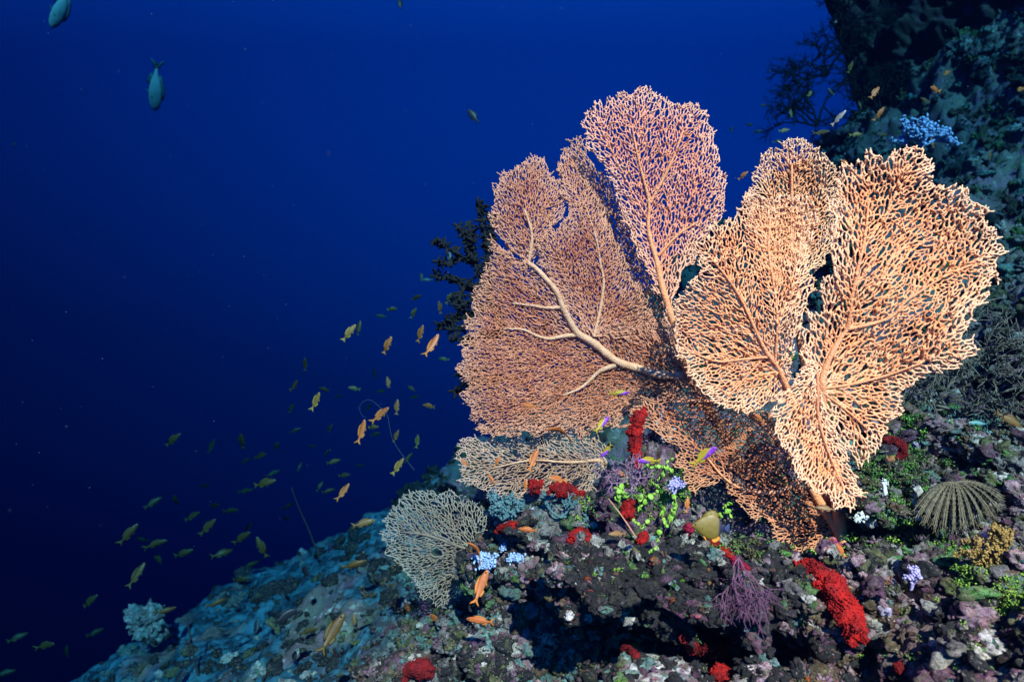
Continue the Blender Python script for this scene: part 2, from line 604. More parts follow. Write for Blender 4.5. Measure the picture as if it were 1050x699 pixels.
    for i in range(n):
        if edge[i] < 1.5 * r + wob * .6 and kind[i] == 2:
            if len(adj[i]) == 1: dd = P[i] - P[adj[i][0]]
            elif g.random() < .5: dd = T[i] + g.normal(0, .3, 2)
            else: continue
            dd = dd / (np.linalg.norm(dd) + 1e-9)
            spikes.append((i, P[i] + dd * r * g.uniform(.6, 1.5)))
    return dict(P=P, par=par, cnt=cnt, chains=chains, spikes=spikes, edge=edge, r=r, kind=kind)

def lobe_mesh(name, N, depth, rt, mat_, seed, expo=0.14, sides=6, rmax=99):
    """depth(u, v) gives the distance of the sheet; rt is the twig's half width in photo pixels"""
    P, cnt = N['P'], np.array(N['cnt'], float)
    g = np.random.default_rng(seed + 100)
    y = depth(P[:, 0], P[:, 1]) + g.normal(0, 0.0035, len(P))
    X = np.stack([(P[:, 0] - CU) / F * y, y, (CV - P[:, 1]) / F * y], 1)
    rad = np.minimum(rt * np.minimum(cnt, 40) ** expo, rmax) * (1 + g.normal(0, 0.07, len(P)))
    rad = rad * y / F
    tip = np.clip(np.clip(1 - N['edge'] / 26.0, 0, 1) ** 1.1 * .85 + .22 * fbm(np.column_stack([P / 13.0, np.full(len(P), seed * 1.7)]), 3, seed) + .10, 0, 1)
    out = []
    for ch in N['chains']:
        D = np.column_stack([X[ch], rad[ch], tip[ch]])
        for e, o in ((0, 1), (-1, -2)):
            if len(ch) > 1: D[e, 3] = min(D[e, 3], D[o, 3] * 1.2)
        D = smooth_chain(D, 1)
        D[:, 3] *= 1 + g.normal(0, 0.14, len(D))
        D[:, :3] += g.normal(0, .0006, (len(D), 3))
        out.append((D[:, :3], D[:, 3], D[:, 4]))
    for i, q in N['spikes']:
        yy = y[i] + g.normal(0, .002)
        e = np.array([(q[0] - CU) / F * yy, yy, (CV - q[1]) / F * yy]); rr = rt * y[i] / F
        out.append((np.array([X[i], (X[i] + e) / 2 + g.normal(0, .0006, 3), e]), np.array([rr, rr * .95, rr * .75]), np.array([tip[i], 1.0, 1.0])))
    V, q, c, a = tubes(out, sides)
    return mesh_np(name, V, [q, c], mat_, attrs={'tip': ('FLOAT', a)})

def stem_mesh(name, pls, mat_, sides=12):
    """pls: list of polylines of (u, v, y, half width in pixels)"""
    out = []
    for pl in pls:
        D = smooth_chain(np.array(pl, float), 3)
        n = len(D)
        jit = fbm(np.stack([np.arange(n) * .35, np.zeros(n), np.full(n, pl[0][0])], 1), 2, 5)
        y = D[:, 2]
        X = np.stack([(D[:, 0] - CU) / F * y, y, (CV - D[:, 1]) / F * y], 1)
        out.append((X, D[:, 3] * y / F * (1 + 0.12 * jit), np.zeros(n)))
    V, q, c, a = tubes(out, sides)
    return mesh_np(name, V, [q, c], mat_, attrs={'tip': ('FLOAT', a)})

def coral_mat(name, a, b, t):
    return mat(name, a, 0.85, var=b, scale=14, bump=0.5, bscale=260, spec=0.15, attr=('tip', t))
M_FAN_L = coral_mat('salmon_gorgonian', (0.54, 0.165, 0.08), (0.62, 0.22, 0.11), (0.72, 0.33, 0.20))
M_FAN_A = coral_mat('pink_gorgonian', (0.82, 0.26, 0.135), (0.88, 0.32, 0.17), (0.93, 0.45, 0.28))
M_FAN_R = coral_mat('apricot_gorgonian', (0.88, 0.31, 0.125), (0.92, 0.39, 0.17), (0.95, 0.53, 0.31))
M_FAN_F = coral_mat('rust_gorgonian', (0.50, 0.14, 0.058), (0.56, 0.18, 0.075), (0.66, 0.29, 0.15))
M_FAN_K = coral_mat('tan_gorgonian', (0.42, 0.21, 0.13), (0.48, 0.26, 0.16), (0.56, 0.35, 0.25))
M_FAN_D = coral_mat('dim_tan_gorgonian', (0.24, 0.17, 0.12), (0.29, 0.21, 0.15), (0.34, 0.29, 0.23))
M_STEM = mat('gorgonian_stem', (0.76, 0.42, 0.25), 0.85, var=(0.64, 0.32, 0.17), scale=40, bump=0.6, bscale=200)
M_STEM_R = mat('orange_gorgonian_stem', (0.88, 0.36, 0.17), 0.85, var=(0.80, 0.29, 0.12), scale=40, bump=0.6, bscale=200)

def plane_depth(y0, uc, vc, gu, gv, wav=0.02, ph=0.0, cu=0.0, cv=0.0):
    def f(u, v):
        return (y0 + gu * (u - uc) / 100 + gv * (v - vc) / 100 + cu * ((u - uc) / 100) ** 2 + cv * ((v - vc) / 100) ** 2
                + wav * np.sin(u / 23.0 + v / 61.0 + ph) + wav * 0.7 * np.sin(v / 27.0 - u / 47.0 + ph * 2))
    return f

POLY = dict(
 A=[(656,90),(677,100),(693,106),(708,105),(723,112),(730,130),(736,147),(738,167),(744,187),(746,207),(741,220),(728,238),(714,258),(702,278),(694,300),(690,325),(698,350),(703,372),(694,366),(686,340),(674,304),(664,282),(656,262),(648,243),(638,220),(631,203),(625,183),(615,167),(602,149),(596,133),(600,118),(617,102),(633,97),(647,94)],
 B=[(583,152),(593,160),(602,180),(615,203),(622,220),(632,243),(640,263),(650,287),(664,310),(678,332),(690,355),(660,352),(630,348),(610,346),(598,338),(586,322),(570,300),(556,280),(552,255),(557,240),(565,231),(575,234),(583,223),(580,203),(573,187),(569,170)],
 B2=[(582,145),(595,141),(606,158),(622,185),(640,215),(655,245),(668,280),(682,312),(694,345),(700,372),(680,350),(655,310),(635,270),(615,225),(600,190),(588,165)],
 C=[(532,168),(517,178),(509,193),(507,210),(502,223),(506,233),(516,247),(526,260),(540,272),(551,263),(560,247),(564,233),(579,222),(582,205),(573,187),(563,174),(556,164),(543,163)],
 D=[(505,243),(520,254),(541,270),(552,279),(567,293),(579,309),(592,332),(610,343),(640,333),(665,330),(692,350),(706,375),(703,398),(682,416),(642,432),(616,443),(593,444),(564,440),(544,443),(533,441),(516,447),(499,443),(487,434),(480,417),(476,397),(474,373),(474,353),(479,336),(485,316),(495,287),(502,264)],
 E=[(476,448),(499,453),(516,452),(539,446),(560,446),(590,449),(613,449),(622,460),(618,485),(613,500),(596,512),(570,512),(545,508),(533,519),(521,514),(507,510),(487,504),(474,494),(469,477),(475,463)],
 F=[(630,440),(655,412),(690,394),(716,388),(740,405),(770,415),(795,425),(812,460),(828,488),(848,506),(864,525),(866,545),(852,558),(838,563),(823,567),(800,560),(792,541),(772,530),(751,512),(740,495),(722,503),(706,502),(697,480),(690,455),(668,440)],
 G=[(700,371),(712,397),(730,412),(751,424),(773,422),(798,412),(812,390),(812,373),(816,344),(824,319),(831,298),(835,284),(828,273),(835,248),(840,226),(838,209),(823,200),(805,200),(791,204),(776,197),(762,200),(759,213),(756,225),(748,222),(733,229),(722,240),(711,251),(716,273),(708,290),(698,301),(691,302),(690,323),(691,344),(695,366)],
 H=[(771,184),(775,169),(787,154),(802,147),(819,141),(834,149),(845,156),(856,169),(863,184),(861,209),(857,234),(854,255),(843,271),(832,280),(824,310),(818,345),(806,340),(795,300),(780,260),(768,230),(764,205)],
 I=[(857,180),(862,172),(877,161),(894,152),(909,157),(919,150),(934,145),(945,154),(958,169),(956,182),(963,188),(977,190),(992,192),(996,207),(1010,212),(1014,226),(1024,237),(1023,250),(1035,255),(1022,263),(1022,275),(1021,298),(1013,310),(996,317),(992,324),(996,331),(992,344),(1001,355),(1001,367),(980,376),(955,383),(941,390),(928,401),(928,415),(917,433),(906,448),(899,459),(892,475),(876,476),(866,460),(850,440),(842,415),(838,396),(826,378),(818,360),(822,341),(827,319),(837,319),(843,309),(840,298),(848,284),(858,269),(853,255),(852,215)],
 J=[(789,414),(791,432),(798,454),(811,468),(818,486),(832,508),(847,510),(858,519),(874,523),(888,510),(879,493),(874,475),(864,461),(856,446),(848,436),(845,414),(842,393),(829,369),(818,386),(803,401)],
 K=[(420,505),(411,510),(400,523),(393,533),(391,544),(393,556),(400,568),(411,583),(424,598),(432,612),(447,624),(463,630),(480,629),(492,623),(503,613),(513,599),(506,589),(497,582),(493,568),(496,550),(498,530),(498,517),(486,509),(472,505),(465,501),(455,503),(447,502),(435,505)],
)
ST_D = [[(706,386),(697,385),(677,384.6),(655,377.5),(634,372),(620,361),(606,349),(592,343),(583,327),(576,313),(571,298),(560,286),(549,274),(542,270)],
        [(592,343),(574,345),(563,348),(549,344),(537,337),(517,337)],
        [(576,315),(560,316),(546,313),(526,311)],
        [(632,374),(614,380),(603,392),(592,400),(577,405)]]
ST_B = [[(609,345),(616,316),(620,287),(616,273),(612,244),(600,210)], [(612,330),(590,300),(575,262)], [(640,348),(645,320),(636,290)]]
ST_C = [[(542,270),(546,247),(545,235),(538,215)], [(545,240),(556,215)]]
ST_A = [[(703,380),(695,345),(684,310),(678,290),(674,268),(667,247),(664,230),(667,208),(656,170),(650,140)], [(667,208),(690,165),(700,135)],
        [(675,262),(695,240),(715,228)], [(664,225),(640,180),(625,150)]]
ST_G = [[(800,378),(787,364),(776,341),(762,309),(748,287),(727,262)], [(795,370),(798,330),(794,291),(787,255),(790,225)], [(787,366),(762,368),(735,372),(712,362)],
        [(798,330),(815,290),(822,240)], [(780,370),(760,392),(745,408)]]
ST_H = [[(818,345),(815,300),(812,250),(812,200),(812,170)], [(813,260),(838,220),(845,185)], [(813,250),(790,205),(785,180)]]
ST_I = [[(842,400),(845,378),(862,345),(870,337),(873,309),(880,273),(887,248),(891,205)], [(870,337),(895,332),(916,325),(927,309),(945,298),(966,284),(995,272)],
        [(885,255),(912,215),(925,180)], [(916,325),(950,322),(985,345)], [(842,398),(870,395),(910,385),(945,372)], [(843,402),(868,420),(890,440)], [(873,309),(858,295),(852,250)]]
ST_J = [[(838,382),(839,405),(838,425),(848,460),(865,500)], [(838,412),(815,430),(812,450)], [(836,400),(815,405)]]
ST_F = [[(866,556),(850,530),(820,480),(791,443),(769,421),(730,410),(690,412)], [(800,455),(760,470),(720,470)], [(825,490),(800,505),(770,505),(744,493),(726,470)], [(850,532),(825,540)]]
ST_E = [[(622,470),(585,475),(545,470),(505,480)], [(585,475),(560,460)], [(560,473),(530,495)]]
ST_K = [[(497,568),(470,560),(440,548),(410,545)], [(470,560),(445,575),(430,590)], [(480,562),(468,590),(470,615)], [(470,560),(465,530),(450,515)]]

def lift(st, depth, w):
    """give a drawn stem the distance of its sheet (2 mm in front) and a tapering half width"""
    out = []
    n = len(st)
    for k, (u, v) in enumerate(st):
        out.append((u, v, float(depth(np.array([u]), np.array([v]))[0]) - 0.004, w[0] + (w[1] - w[0]) * k / (n - 1)))
    return out

def foot(u, v, y, ub, vb):
    """trunk points from a fan's root down to the reef below it"""
    return [(ub, vb, y + 0.10, 6.0), ((u + ub) / 2 + 4, (v + vb) / 2, y + 0.06, 5.5), (u, v, y, 4.5)]

DD = plane_depth(2.12, 600, 340, -0.03, 0.03, 0.018, 0.3)
DB = plane_depth(2.10, 610, 330, 0.02, -0.02, 0.022, 1.1)
DB2 = plane_depth(2.30, 650, 300, -0.02, 0.06, 0.012, 2.0)
DC = plane_depth(2.12, 540, 250, 0.05, 0.03, 0.02, 0.9)
DA = plane_depth(2.06, 680, 330, -0.02, 0.015, 0.014, 0.5)
DG = plane_depth(1.80, 795, 375, 0.04, 0.045, 0.024, 1.9)
DH = plane_depth(2.02, 815, 300, 0.02, 0.03, 0.02, 2.5)
DI = plane_depth(1.76, 845, 390, -0.05, 0.02, 0.018, 0.2, 0.02)
DJ = plane_depth(1.70, 840, 400, 0.02, -0.03, 0.02, 1.3)
DF = plane_depth(1.88, 800, 480, -0.02, -0.05, 0.02, 0.0)
DE = plane_depth(2.18, 560, 480, -0.04, -0.02, 0.016, 1.2)
DK = plane_depth(2.30, 470, 560, -0.10, -0.02, 0.02, 0.4)

def fan(label, base, parts, stems, mstem, group='sea fans on the mound'):
    root = thing('sea_fan', label, 'sea fan', base, group)
    bi = Matrix.Translation(-Vector(base))
    for (key, rt0, r, st, dep, rt, m, seed, kw) in parts:
        N = net(POLY[key], rt0, r, st, seed, **kw)
        me = lobe_mesh('lobe', N, dep, rt, m, seed)
        me.transform(bi)
        obj('lobe', me, root)
    me = stem_mesh('stem', stems, mstem); me.transform(bi)
    obj('stem', me, root)
    return root

def base_pt(u, v, y):
    p = pw(u, v, y); return (p.x, p.y, p.z)

fan('large flat salmon sea fan with a thick pale forked stem, below the tall pink fan', base_pt(706, 386, 2.10),
    [('D', (706,386), 1.65, ST_D, DD, 0.47, M_FAN_L, 1, dict(wob=8)),
     ('D', (706,386), 2.3, ST_D[:1], lambda u, v: DD(u, v) + 0.022, 0.58, M_FAN_L, 21, dict(wob=7)),
     ('B', (609,346), 2.3, ST_B[:1], lambda u, v: DB(u, v) + 0.02, 0.56, M_FAN_L, 22, dict(wob=7)),
     ('C', (542,271), 2.4, ST_C[:1], lambda u, v: DC(u, v) + 0.02, 0.52, M_FAN_L, 23, dict(wob=7)),
     ('B', (609,346), 1.75, ST_B, DB, 0.51, M_FAN_L, 2, dict(wob=5)),
     ('B2', (697,372), 2.0, [], DB2, 0.54, M_FAN_L, 3, dict(wob=4)),
     ('C', (542,271), 1.75, ST_C, DC, 0.50, M_FAN_L, 4, dict(wob=4))],
    [foot(706, 386, 2.09, 780, 520)[0:2] + lift(ST_D[0], DD, (5.0, 2.2)), lift(ST_D[1], DD, (2.3, .9)), lift(ST_D[2], DD, (1.9, .9)), lift(ST_D[3], DD, (2.6, .9)),
     lift(ST_B[0], DB, (1.7, .7)), lift(ST_C[0], DC, (2.0, .8))], M_STEM)
fan('tall rounded pink sea fan rising highest at the top of the group', base_pt(703, 380, 2.06),
    [('A', (703,380), 2.1, ST_A, DA, 0.63, M_FAN_A, 5, dict(wob=7))],
    [foot(703, 380, 2.06, 770, 500)[0:2] + lift(ST_A[0], DA, (3.8, .8)), lift(ST_A[1], DA, (1.7, .9)), lift(ST_A[2], DA, (1.7, .9))], M_STEM_R)
fan('bright peach sea fan with a ruffled edge, in front of the middle of the group', base_pt(800, 378, 1.8),
    [('G', (800,378), 2.15, ST_G, DG, 0.70, M_FAN_R, 6, dict(wob=5))],
    [foot(800, 378, 1.81, 850, 530)[0:2] + lift(ST_G[0], DG, (2.1, .8)), lift(ST_G[1], DG, (1.5, .8)), lift(ST_G[2], DG, (1.6, .8)), lift(ST_G[4], DG, (1.3, .8))], M_STEM_R)
fan('rounded apricot sea fan standing behind the ruffled peach fan', base_pt(818, 345, 2.02),
    [('H', (818,345), 1.85, ST_H, DH, 0.60, M_FAN_R, 7, dict(wob=5))],
    [foot(818, 345, 2.02, 850, 520)[0:2] + lift(ST_H[0], DH, (3.0, .9))], M_STEM_R)
fan('wide cream edged apricot sea fan with a drooping lower lobe, rightmost of the group', base_pt(842, 400, 1.75),
    [('I', (842,400), 2.75, ST_I, DI, 0.90, M_FAN_R, 8, dict(wob=6)),
     ('J', (838,380), 2.35, ST_J, DJ, 0.78, M_FAN_R, 9, dict(wob=5))],
    [foot(842, 400, 1.77, 862, 556) [0:2] + lift(ST_I[0], DI, (3.2, .9)), lift(ST_I[1], DI, (1.9, .9)), lift(ST_I[4], DI, (1.6, .9)), lift(ST_I[5], DI, (1.5, .9)), lift(ST_J[0], DJ, (1.8, .9))], M_STEM_R)
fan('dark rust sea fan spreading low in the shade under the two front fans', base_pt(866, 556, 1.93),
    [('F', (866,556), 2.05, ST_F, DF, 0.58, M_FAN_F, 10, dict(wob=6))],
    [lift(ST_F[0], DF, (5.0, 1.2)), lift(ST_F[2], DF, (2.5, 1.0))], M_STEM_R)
fan('pale low sea fan below the narrow gap, left of the red sponge column', base_pt(622, 470, 2.18),
    [('E', (622,470), 1.9, ST_E, DE, 0.51, M_FAN_K, 11, dict(wob=8))],
    [[(628,500,2.2,3.5),(624,485,2.19,3.2)] + lift(ST_E[0], DE, (1.8, .7))], M_STEM)
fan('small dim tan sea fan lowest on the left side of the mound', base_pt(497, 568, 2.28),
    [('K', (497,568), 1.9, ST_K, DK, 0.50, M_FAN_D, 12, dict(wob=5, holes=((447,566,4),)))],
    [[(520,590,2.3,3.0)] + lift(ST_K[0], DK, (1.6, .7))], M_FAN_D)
# ------------------------------------------------------------------ growth on the reef
def ico(sub):
    bm = bmesh.new(); bmesh.ops.create_icosphere(bm, subdivisions=sub, radius=1.0)
    bm.verts.ensure_lookup_table()
    V = np.array([v.co[:] for v in bm.verts]); Fc = np.array([[v.index for v in f.verts] for f in bm.faces])
    bm.free()
    return V, Fc
ICO = {k: ico(k) for k in (1, 2, 3, 4, 5)}

def rand_rot(g, n):
    q = g.normal(size=(n, 4)); q /= np.linalg.norm(q, axis=1)[:, None]
    w, x, y, z = q.T
    return np.stack([np.stack([1 - 2 * (y * y + z * z), 2 * (x * y - z * w), 2 * (x * z + y * w)], -1),
                     np.stack([2 * (x * y + z * w), 1 - 2 * (x * x + z * z), 2 * (y * z - x * w)], -1),
                     np.stack([2 * (x * z - y * w), 2 * (y * z + x * w), 1 - 2 * (x * x + y * y)], -1)], 1)

def lump(seed, sub=2, kind=0):
    """one nodule about a unit across"""
    g = np.random.default_rng(seed)
    V, Fc = ICO[sub]
    o = np.array([seed * 7.7, seed * 3.3, seed])
    d = 1 + 0.55 * fbm(V * 1.5 + o, 3, seed) + 0.45 * (0.5 - worley(V * 2.0 + o, seed + 3))
    if kind == 1: d = d + 0.6 * (0.45 - worley(V * 3.4 + o, seed + 9))
    W = V * d[:, None] * g.uniform(0.45, 1.35, 3)
    return W, Fc

def finger(seed):
    g = np.random.default_rng(seed)
    ch = []
    for _ in range(9):
        d = g.normal(size=3); d[2] = abs(d[2]) + 0.5; d /= np.linalg.norm(d)
        l = g.uniform(0.7, 1.3); w = g.uniform(0.13, 0.22)
        s = np.linspace(0, 1, 5)[:, None]
        p = d * l * s + g.normal(0, 0.05, (5, 3)) * s
        ch.append((p, w * np.array([1.1, 1, .95, .95, .7]), np.zeros(5)))
    V, q, c, a = tubes(ch, 6)
    return V, np.concatenate([np.column_stack([q[:, :3]]), q[:, [0, 2, 3]], c])

def leafy(seed):
    """a tuft of small rounded blades"""
    g = np.random.default_rng(seed)
    Vs, Fs = [], []
    k = 7; a = np.arange(k) * 2 * math.pi / k
    off = 0
    for _ in range(16):
        c = g.normal(0, 0.5, 3); c[2] = abs(c[2])
        Rm = rand_rot(g, 1)[0]
        rim = np.stack([np.cos(a) * g.uniform(.18, .3), np.sin(a) * g.uniform(.2, .34), 0 * a], 1)
        top = np.array([[0, 0, 0.05]]); bot = np.array([[0, 0, -0.05]])
        Vs.append(np.concatenate([rim, top, bot]) @ Rm.T + c)
        i = np.arange(k); j = (i + 1) % k
        Fs.append(np.concatenate([np.stack([i, j, np.full(k, k)], 1), np.stack([j, i, np.full(k, k + 1)], 1)]) + off)
        off += k + 2
    return np.concatenate(Vs), np.concatenate(Fs)

PAL = dict(mauve=(.26, .15, .19), pink=(.38, .22, .24), pale=(.42, .41, .35), white=(.66, .64, .60), dark=(.025, .027, .03), brown=(.13, .08, .045),
           olive=(.11, .12, .045), green=(.07, .19, .035), lime=(.20, .36, .05), teal=(.10, .22, .20), red=(.36, .015, .015), lav=(.42, .36, .58),
           orange=(.46, .17, .03), plum=(.12, .05, .09), grey=(.20, .19, .18), sand=(.34, .33, .30), purple=(.20, .08, .22))

def pick(g, opts, n):
    k = list(opts); w = np.array([opts[x] for x in k], float)
    idx = g.choice(len(k), n, p=w / w.sum())
    return np.array([PAL[x] for x in k])[idx] * .92

def scatter(name, libs, spots, mat_, g, sink=0.25, up=False):
    """spots: rows of (x, y, z, size, r, g, b); every row gets one shape of the library"""
    Vs, Fs, Cs = [], [], []
    off = 0
    spots = np.asarray(spots)
    which = g.integers(0, len(libs), len(spots))
    for li, (V, Fc) in enumerate(libs):
        S = spots[which == li]
        n = len(S)
        if not n: continue
        if up:
            an = g.uniform(0, 2 * math.pi, n); z0 = np.zeros(n); o1 = np.ones(n)
            Rm = np.stack([np.stack([np.cos(an), -np.sin(an), z0], -1), np.stack([np.sin(an), np.cos(an), z0], -1), np.stack([z0, z0, o1], -1)], 1)
        else: Rm = rand_rot(g, n)
        W = np.einsum('vk,njk->nvj', V, Rm) * (S[:, 3, None, None])
        if not up: W[:, :, 2] *= 0.8
        W = W + S[:, None, :3]
        Vs.append(W.reshape(-1, 3))
        Fs.append((Fc[None] + (off + np.arange(n) * len(V))[:, None, None]).reshape(-1, Fc.shape[1]))
        col = np.concatenate([S[:, 4:7], np.ones((n, 1))], 1)
        Cs.append(np.repeat(col, len(V), 0))
        off += n * len(V)
    return mesh_np(name, np.concatenate(Vs), Fs, mat_, attrs={'tint': ('FLOAT_COLOR', np.concatenate(Cs))})

def rubble_material(name='encrusted_rubble', k=1.0):
    m = bpy.data.materials.new(name); m.use_nodes = True
    nt = m.node_tree; N = nt.nodes.new; K = nt.links.new
    b = nt.nodes['Principled BSDF']; b.inputs['Roughness'].default_value = .9; b.inputs['Specular IOR Level'].default_value = .2
    tc = N('ShaderNodeTexCoord')
    def noise(scale, off, det=5):
        mp = N('ShaderNodeMapping'); mp.inputs['Location'].default_value = (off, -off * 1.3, off * .7); K(tc.outputs['Object'], mp.inputs['Vector'])
        n = N('ShaderNodeTexNoise'); n.inputs['Scale'].default_value = scale; n.inputs['Detail'].default_value = det; n.inputs['Roughness'].default_value = .65
        K(mp.outputs[0], n.inputs['Vector']); return n.outputs['Fac']
    def rng_(f, a, c, lo=0.0, hi=1.0):
        r_ = N('ShaderNodeMapRange'); r_.inputs['From Min'].default_value = a; r_.inputs['From Max'].default_value = c
        r_.inputs['To Min'].default_value = lo; r_.inputs['To Max'].default_value = hi; K(f, r_.inputs['Value']); return r_.outputs[0]
    at_ = N('ShaderNodeAttribute'); at_.attribute_name = 'tint'
    hs = N('ShaderNodeHueSaturation'); K(at_.outputs['Color'], hs.inputs['Color'])
    K(rng_(noise(34, 3.3), .3, .7, .42, .58), hs.inputs['Hue']); K(rng_(noise(48, 8.3), .3, .7, .45, 1.2), hs.inputs['Saturation']); K(rng_(noise(70, 1.3), .3, .7, .35, 1.7), hs.inputs['Value'])
    c = hs.outputs[0]
    def mix(f, c, col):
        x = N('ShaderNodeMixRGB'); K(f, x.inputs[0]); K(c, x.inputs[1]); x.inputs[2].default_value = (*col, 1); return x.outputs[0]
    c = mix(rng_(noise(26, 15.1), .56, .64, 0, .75 * k), c, (.09, .10, .045))
    c = mix(rng_(noise(38, 25.1), .60, .66, 0, .8 * k), c, (.17, .09, .11))
    c = mix(rng_(noise(120, 31.1), .60, .66, 0, .8 * k), c, (.36, .34, .30))
    c = mix(rng_(noise(95, 41.7), .56, .64, 0, .9), c, (.018, .018, .02))
    c = mix(rng_(noise(55, 51.7), .68, .71, 0, .9), c, (.28, .02, .015))
    K(c, b.inputs['Base Color'])
    b1 = N('ShaderNodeBump'); b1.inputs['Strength'].default_value = .9; b1.inputs['Distance'].default_value = .02; K(noise(75, 2.0), b1.inputs['Height'])
    b2 = N('ShaderNodeBump'); b2.inputs['Strength'].default_value = .8; b2.inputs['Distance'].default_value = .006; K(noise(260, 4.0), b2.inputs['Height']); K(b1.outputs[0], b2.inputs['Normal'])
    K(b2.outputs[0], b.inputs['Normal'])
    return m
M_RUB = rubble_material()
M_SHADE_RUB = rubble_material('shade_darkened_rock', .32)  # dark rock, blackened further so ledges and hollow look shaded
M_LEAF = mat('algae_blades', (.1, .2, .05), 0.6, var=(.2, .3, .1), scale=60, attr_col='tint', spec=.3)

def spots_in(g, n, u0, u1, v0, v1, px, opts, cond=None, clump=None, far=30.0, lift_=0.1):
    out = []
    if clump:
        cs = np.stack([g.uniform(u0, u1, clump), g.uniform(v0, v1, clump)], 1)
    cols = pick(g, opts, n)
    ccol = pick(g, opts, clump) if clump else None
    for k in range(n):
        if clump and g.random() < 0.8:
            ci = g.integers(clump)
            u, v = cs[ci] + g.normal(0, 13, 2); col = ccol[ci] * g.uniform(.6, 1.15) if g.random() < .9 else cols[k]
        else:
            u, v = g.uniform(u0, u1), g.uniform(v0, v1); col = cols[k] * g.uniform(.7, 1.25)
        p, nr = at(u, v, far)
        if p is None: continue
        if cond and not cond(p, u, v): continue
        s = g.uniform(px[0], px[1]) * g.uniform(.5, 1.0) * p.y / F
        q = p + nr * s * lift_
        out.append((q.x, q.y, q.z, s, *col))
    return out

# ---- boulders and ledges with a shape of their own
BOULDERS = []
def boulder(name, label, cat, c, size, seed, tint, sub=5, rough=1.0, group=None, rot=0.0, m=None):
    V, Fc = ICO[sub]
    o = np.array([seed * 5.1, seed * 2.3, seed * 9.7])
    d = 1 + rough * (0.30 * fbm(V * 1.2 + o, 4, seed) + 0.30 * (0.5 - worley(V * 2.4 + o, seed)) + 0.13 * (0.5 - worley(V * 6.0 + o, seed + 5)) + 0.05 * fbm(V * 11 + o, 2, seed))
    W = V * d[:, None] * np.array(size)
    ca, sa = math.cos(rot), math.sin(rot)
    W = np.stack([W[:, 0] * ca - W[:, 2] * sa, W[:, 1], W[:, 0] * sa + W[:, 2] * ca], 1)
    q = fbm(V * 2.6 + o, 3, seed + 40)[:, None]; q2 = fbm(V * 5.2 + o, 3, seed + 60)[:, None]
    cols = [np.array(PAL[t]) for t in tint]
    c0 = cols[0] + np.clip(q * 3 + .3, 0, 1) * (cols[1] - cols[0])
    c0 = c0 + np.clip(q2 * 4 - .9, 0, 1) * (cols[2] - cols[2] * 0 - c0)
    me = mesh_np(name, W, [Fc], m or M_RUB, attrs={'tint': ('FLOAT_COLOR', np.column_stack([c0, np.ones(len(V))]))})
    ob = obj(name, me)
    ob.location = c
    if cat: tag(ob, label, cat, group)
    BOULDERS.append(ob)
    return ob

boulder('rock_ledge', 'dark overhanging rock ledge in front of the sea fans, above the black hollow', 'rock', pw(665, 590, 1.70), (.21, .24, .075), 1, ('dark', 'dark', 'plum'), rot=-0.05, m=M_SHADE_RUB, rough=1.5)  # near-black tints on both ledges paint shade into the rock
boulder('rock_ledge', 'dark rock ledge under the purple branching coral', 'rock', pw(765, 602, 1.66), (.15, .20, .08), 2, ('dark', 'dark', 'plum'), rot=-0.1, m=M_SHADE_RUB, rough=1.5)
boulder('coral_rock', 'rounded brown rock carrying the large red soft coral', 'rock', pw(842, 632, 1.60), (.085, .14, .10), 3, ('brown', 'mauve', 'pale'), rot=-0.5)
boulder('coral_rock', 'mauve and grey ridge of rock running down right of the red soft coral', 'rock', pw(925, 640, 1.58), (.20, .09, .06), 4, ('mauve', 'grey', 'pink'), rot=-0.95)
boulder('coral_rock', 'pale pink rock below the green algae on the right slope', 'rock', pw(955, 610, 1.62), (.10, .07, .045), 5, ('pink', 'mauve', 'grey'), rot=-0.9)
boulder('coral_rock', 'dark plum rock behind the pale pink one', 'rock', pw(905, 580, 1.72), (.06, .06, .05), 6, ('plum', 'mauve', 'olive'), rot=-0.7)
boulder('coral_rock', 'mottled pink and teal rock at the bottom edge, left of the red patch', 'rock', pw(675, 702, 1.45), (.11, .09, .045), 7, ('mauve', 'teal', 'white'))
boulder('coral_rock', 'brown smooth rock at the bottom edge, right of the red patch', 'rock', pw(830, 706, 1.40), (.09, .08, .035), 8, ('brown', 'brown', 'mauve'), rough=.5)
boulder('coral_rock', 'pale pink knobbly rock at the bottom edge in the middle of the hollow', 'rock', pw(782, 692, 1.44), (.045, .05, .03), 9, ('pink', 'mauve', 'white'))
boulder('knobbly_coral', 'pale green coral head beside the right edge, above the striped fan coral', 'coral', pw(1026, 464, 2.02), (.10, .09, .055), 10, ('pale', 'teal', 'white'), rough=1.3)
boulder('knobbly_coral', 'pale pink and white coral head left of the pale green one', 'coral', pw(990, 458, 2.05), (.055, .06, .04), 11, ('pink', 'pale', 'white'), rough=1.2)
boulder('knobbly_coral', 'white knobbly coral head at the right edge below the pale green one', 'coral', pw(1044, 505, 1.88), (.05, .06, .032), 12, ('white', 'pale', 'teal'), rough=1.4)
boulder('knobbly_coral', 'pale blue grey coral head at the low left end of the slope', 'coral', pw(150, 637, 4.4), (.12, .12, .13), 13, ('grey', 'teal', 'sand'), rough=1.5)
boulder('knobbly_coral', 'small whitish coral head behind the red sponge column', 'coral', pw(682, 438, 1.97), (.032, .03, .055), 14, ('pale', 'mauve', 'white'), rough=1.3)
boulder('coral_rock', 'mauve rock supporting the red sponge column', 'rock', pw(672, 475, 2.0), (.055, .06, .09), 15, ('plum', 'mauve', 'brown'), rough=1.2)
boulder('coral_rock', 'mottled rock with red sponges and green algae in front of the low pale fan', 'rock', pw(655, 530, 1.93), (.12, .10, .10), 16, ('plum', 'mauve', 'green'), rough=1.1)
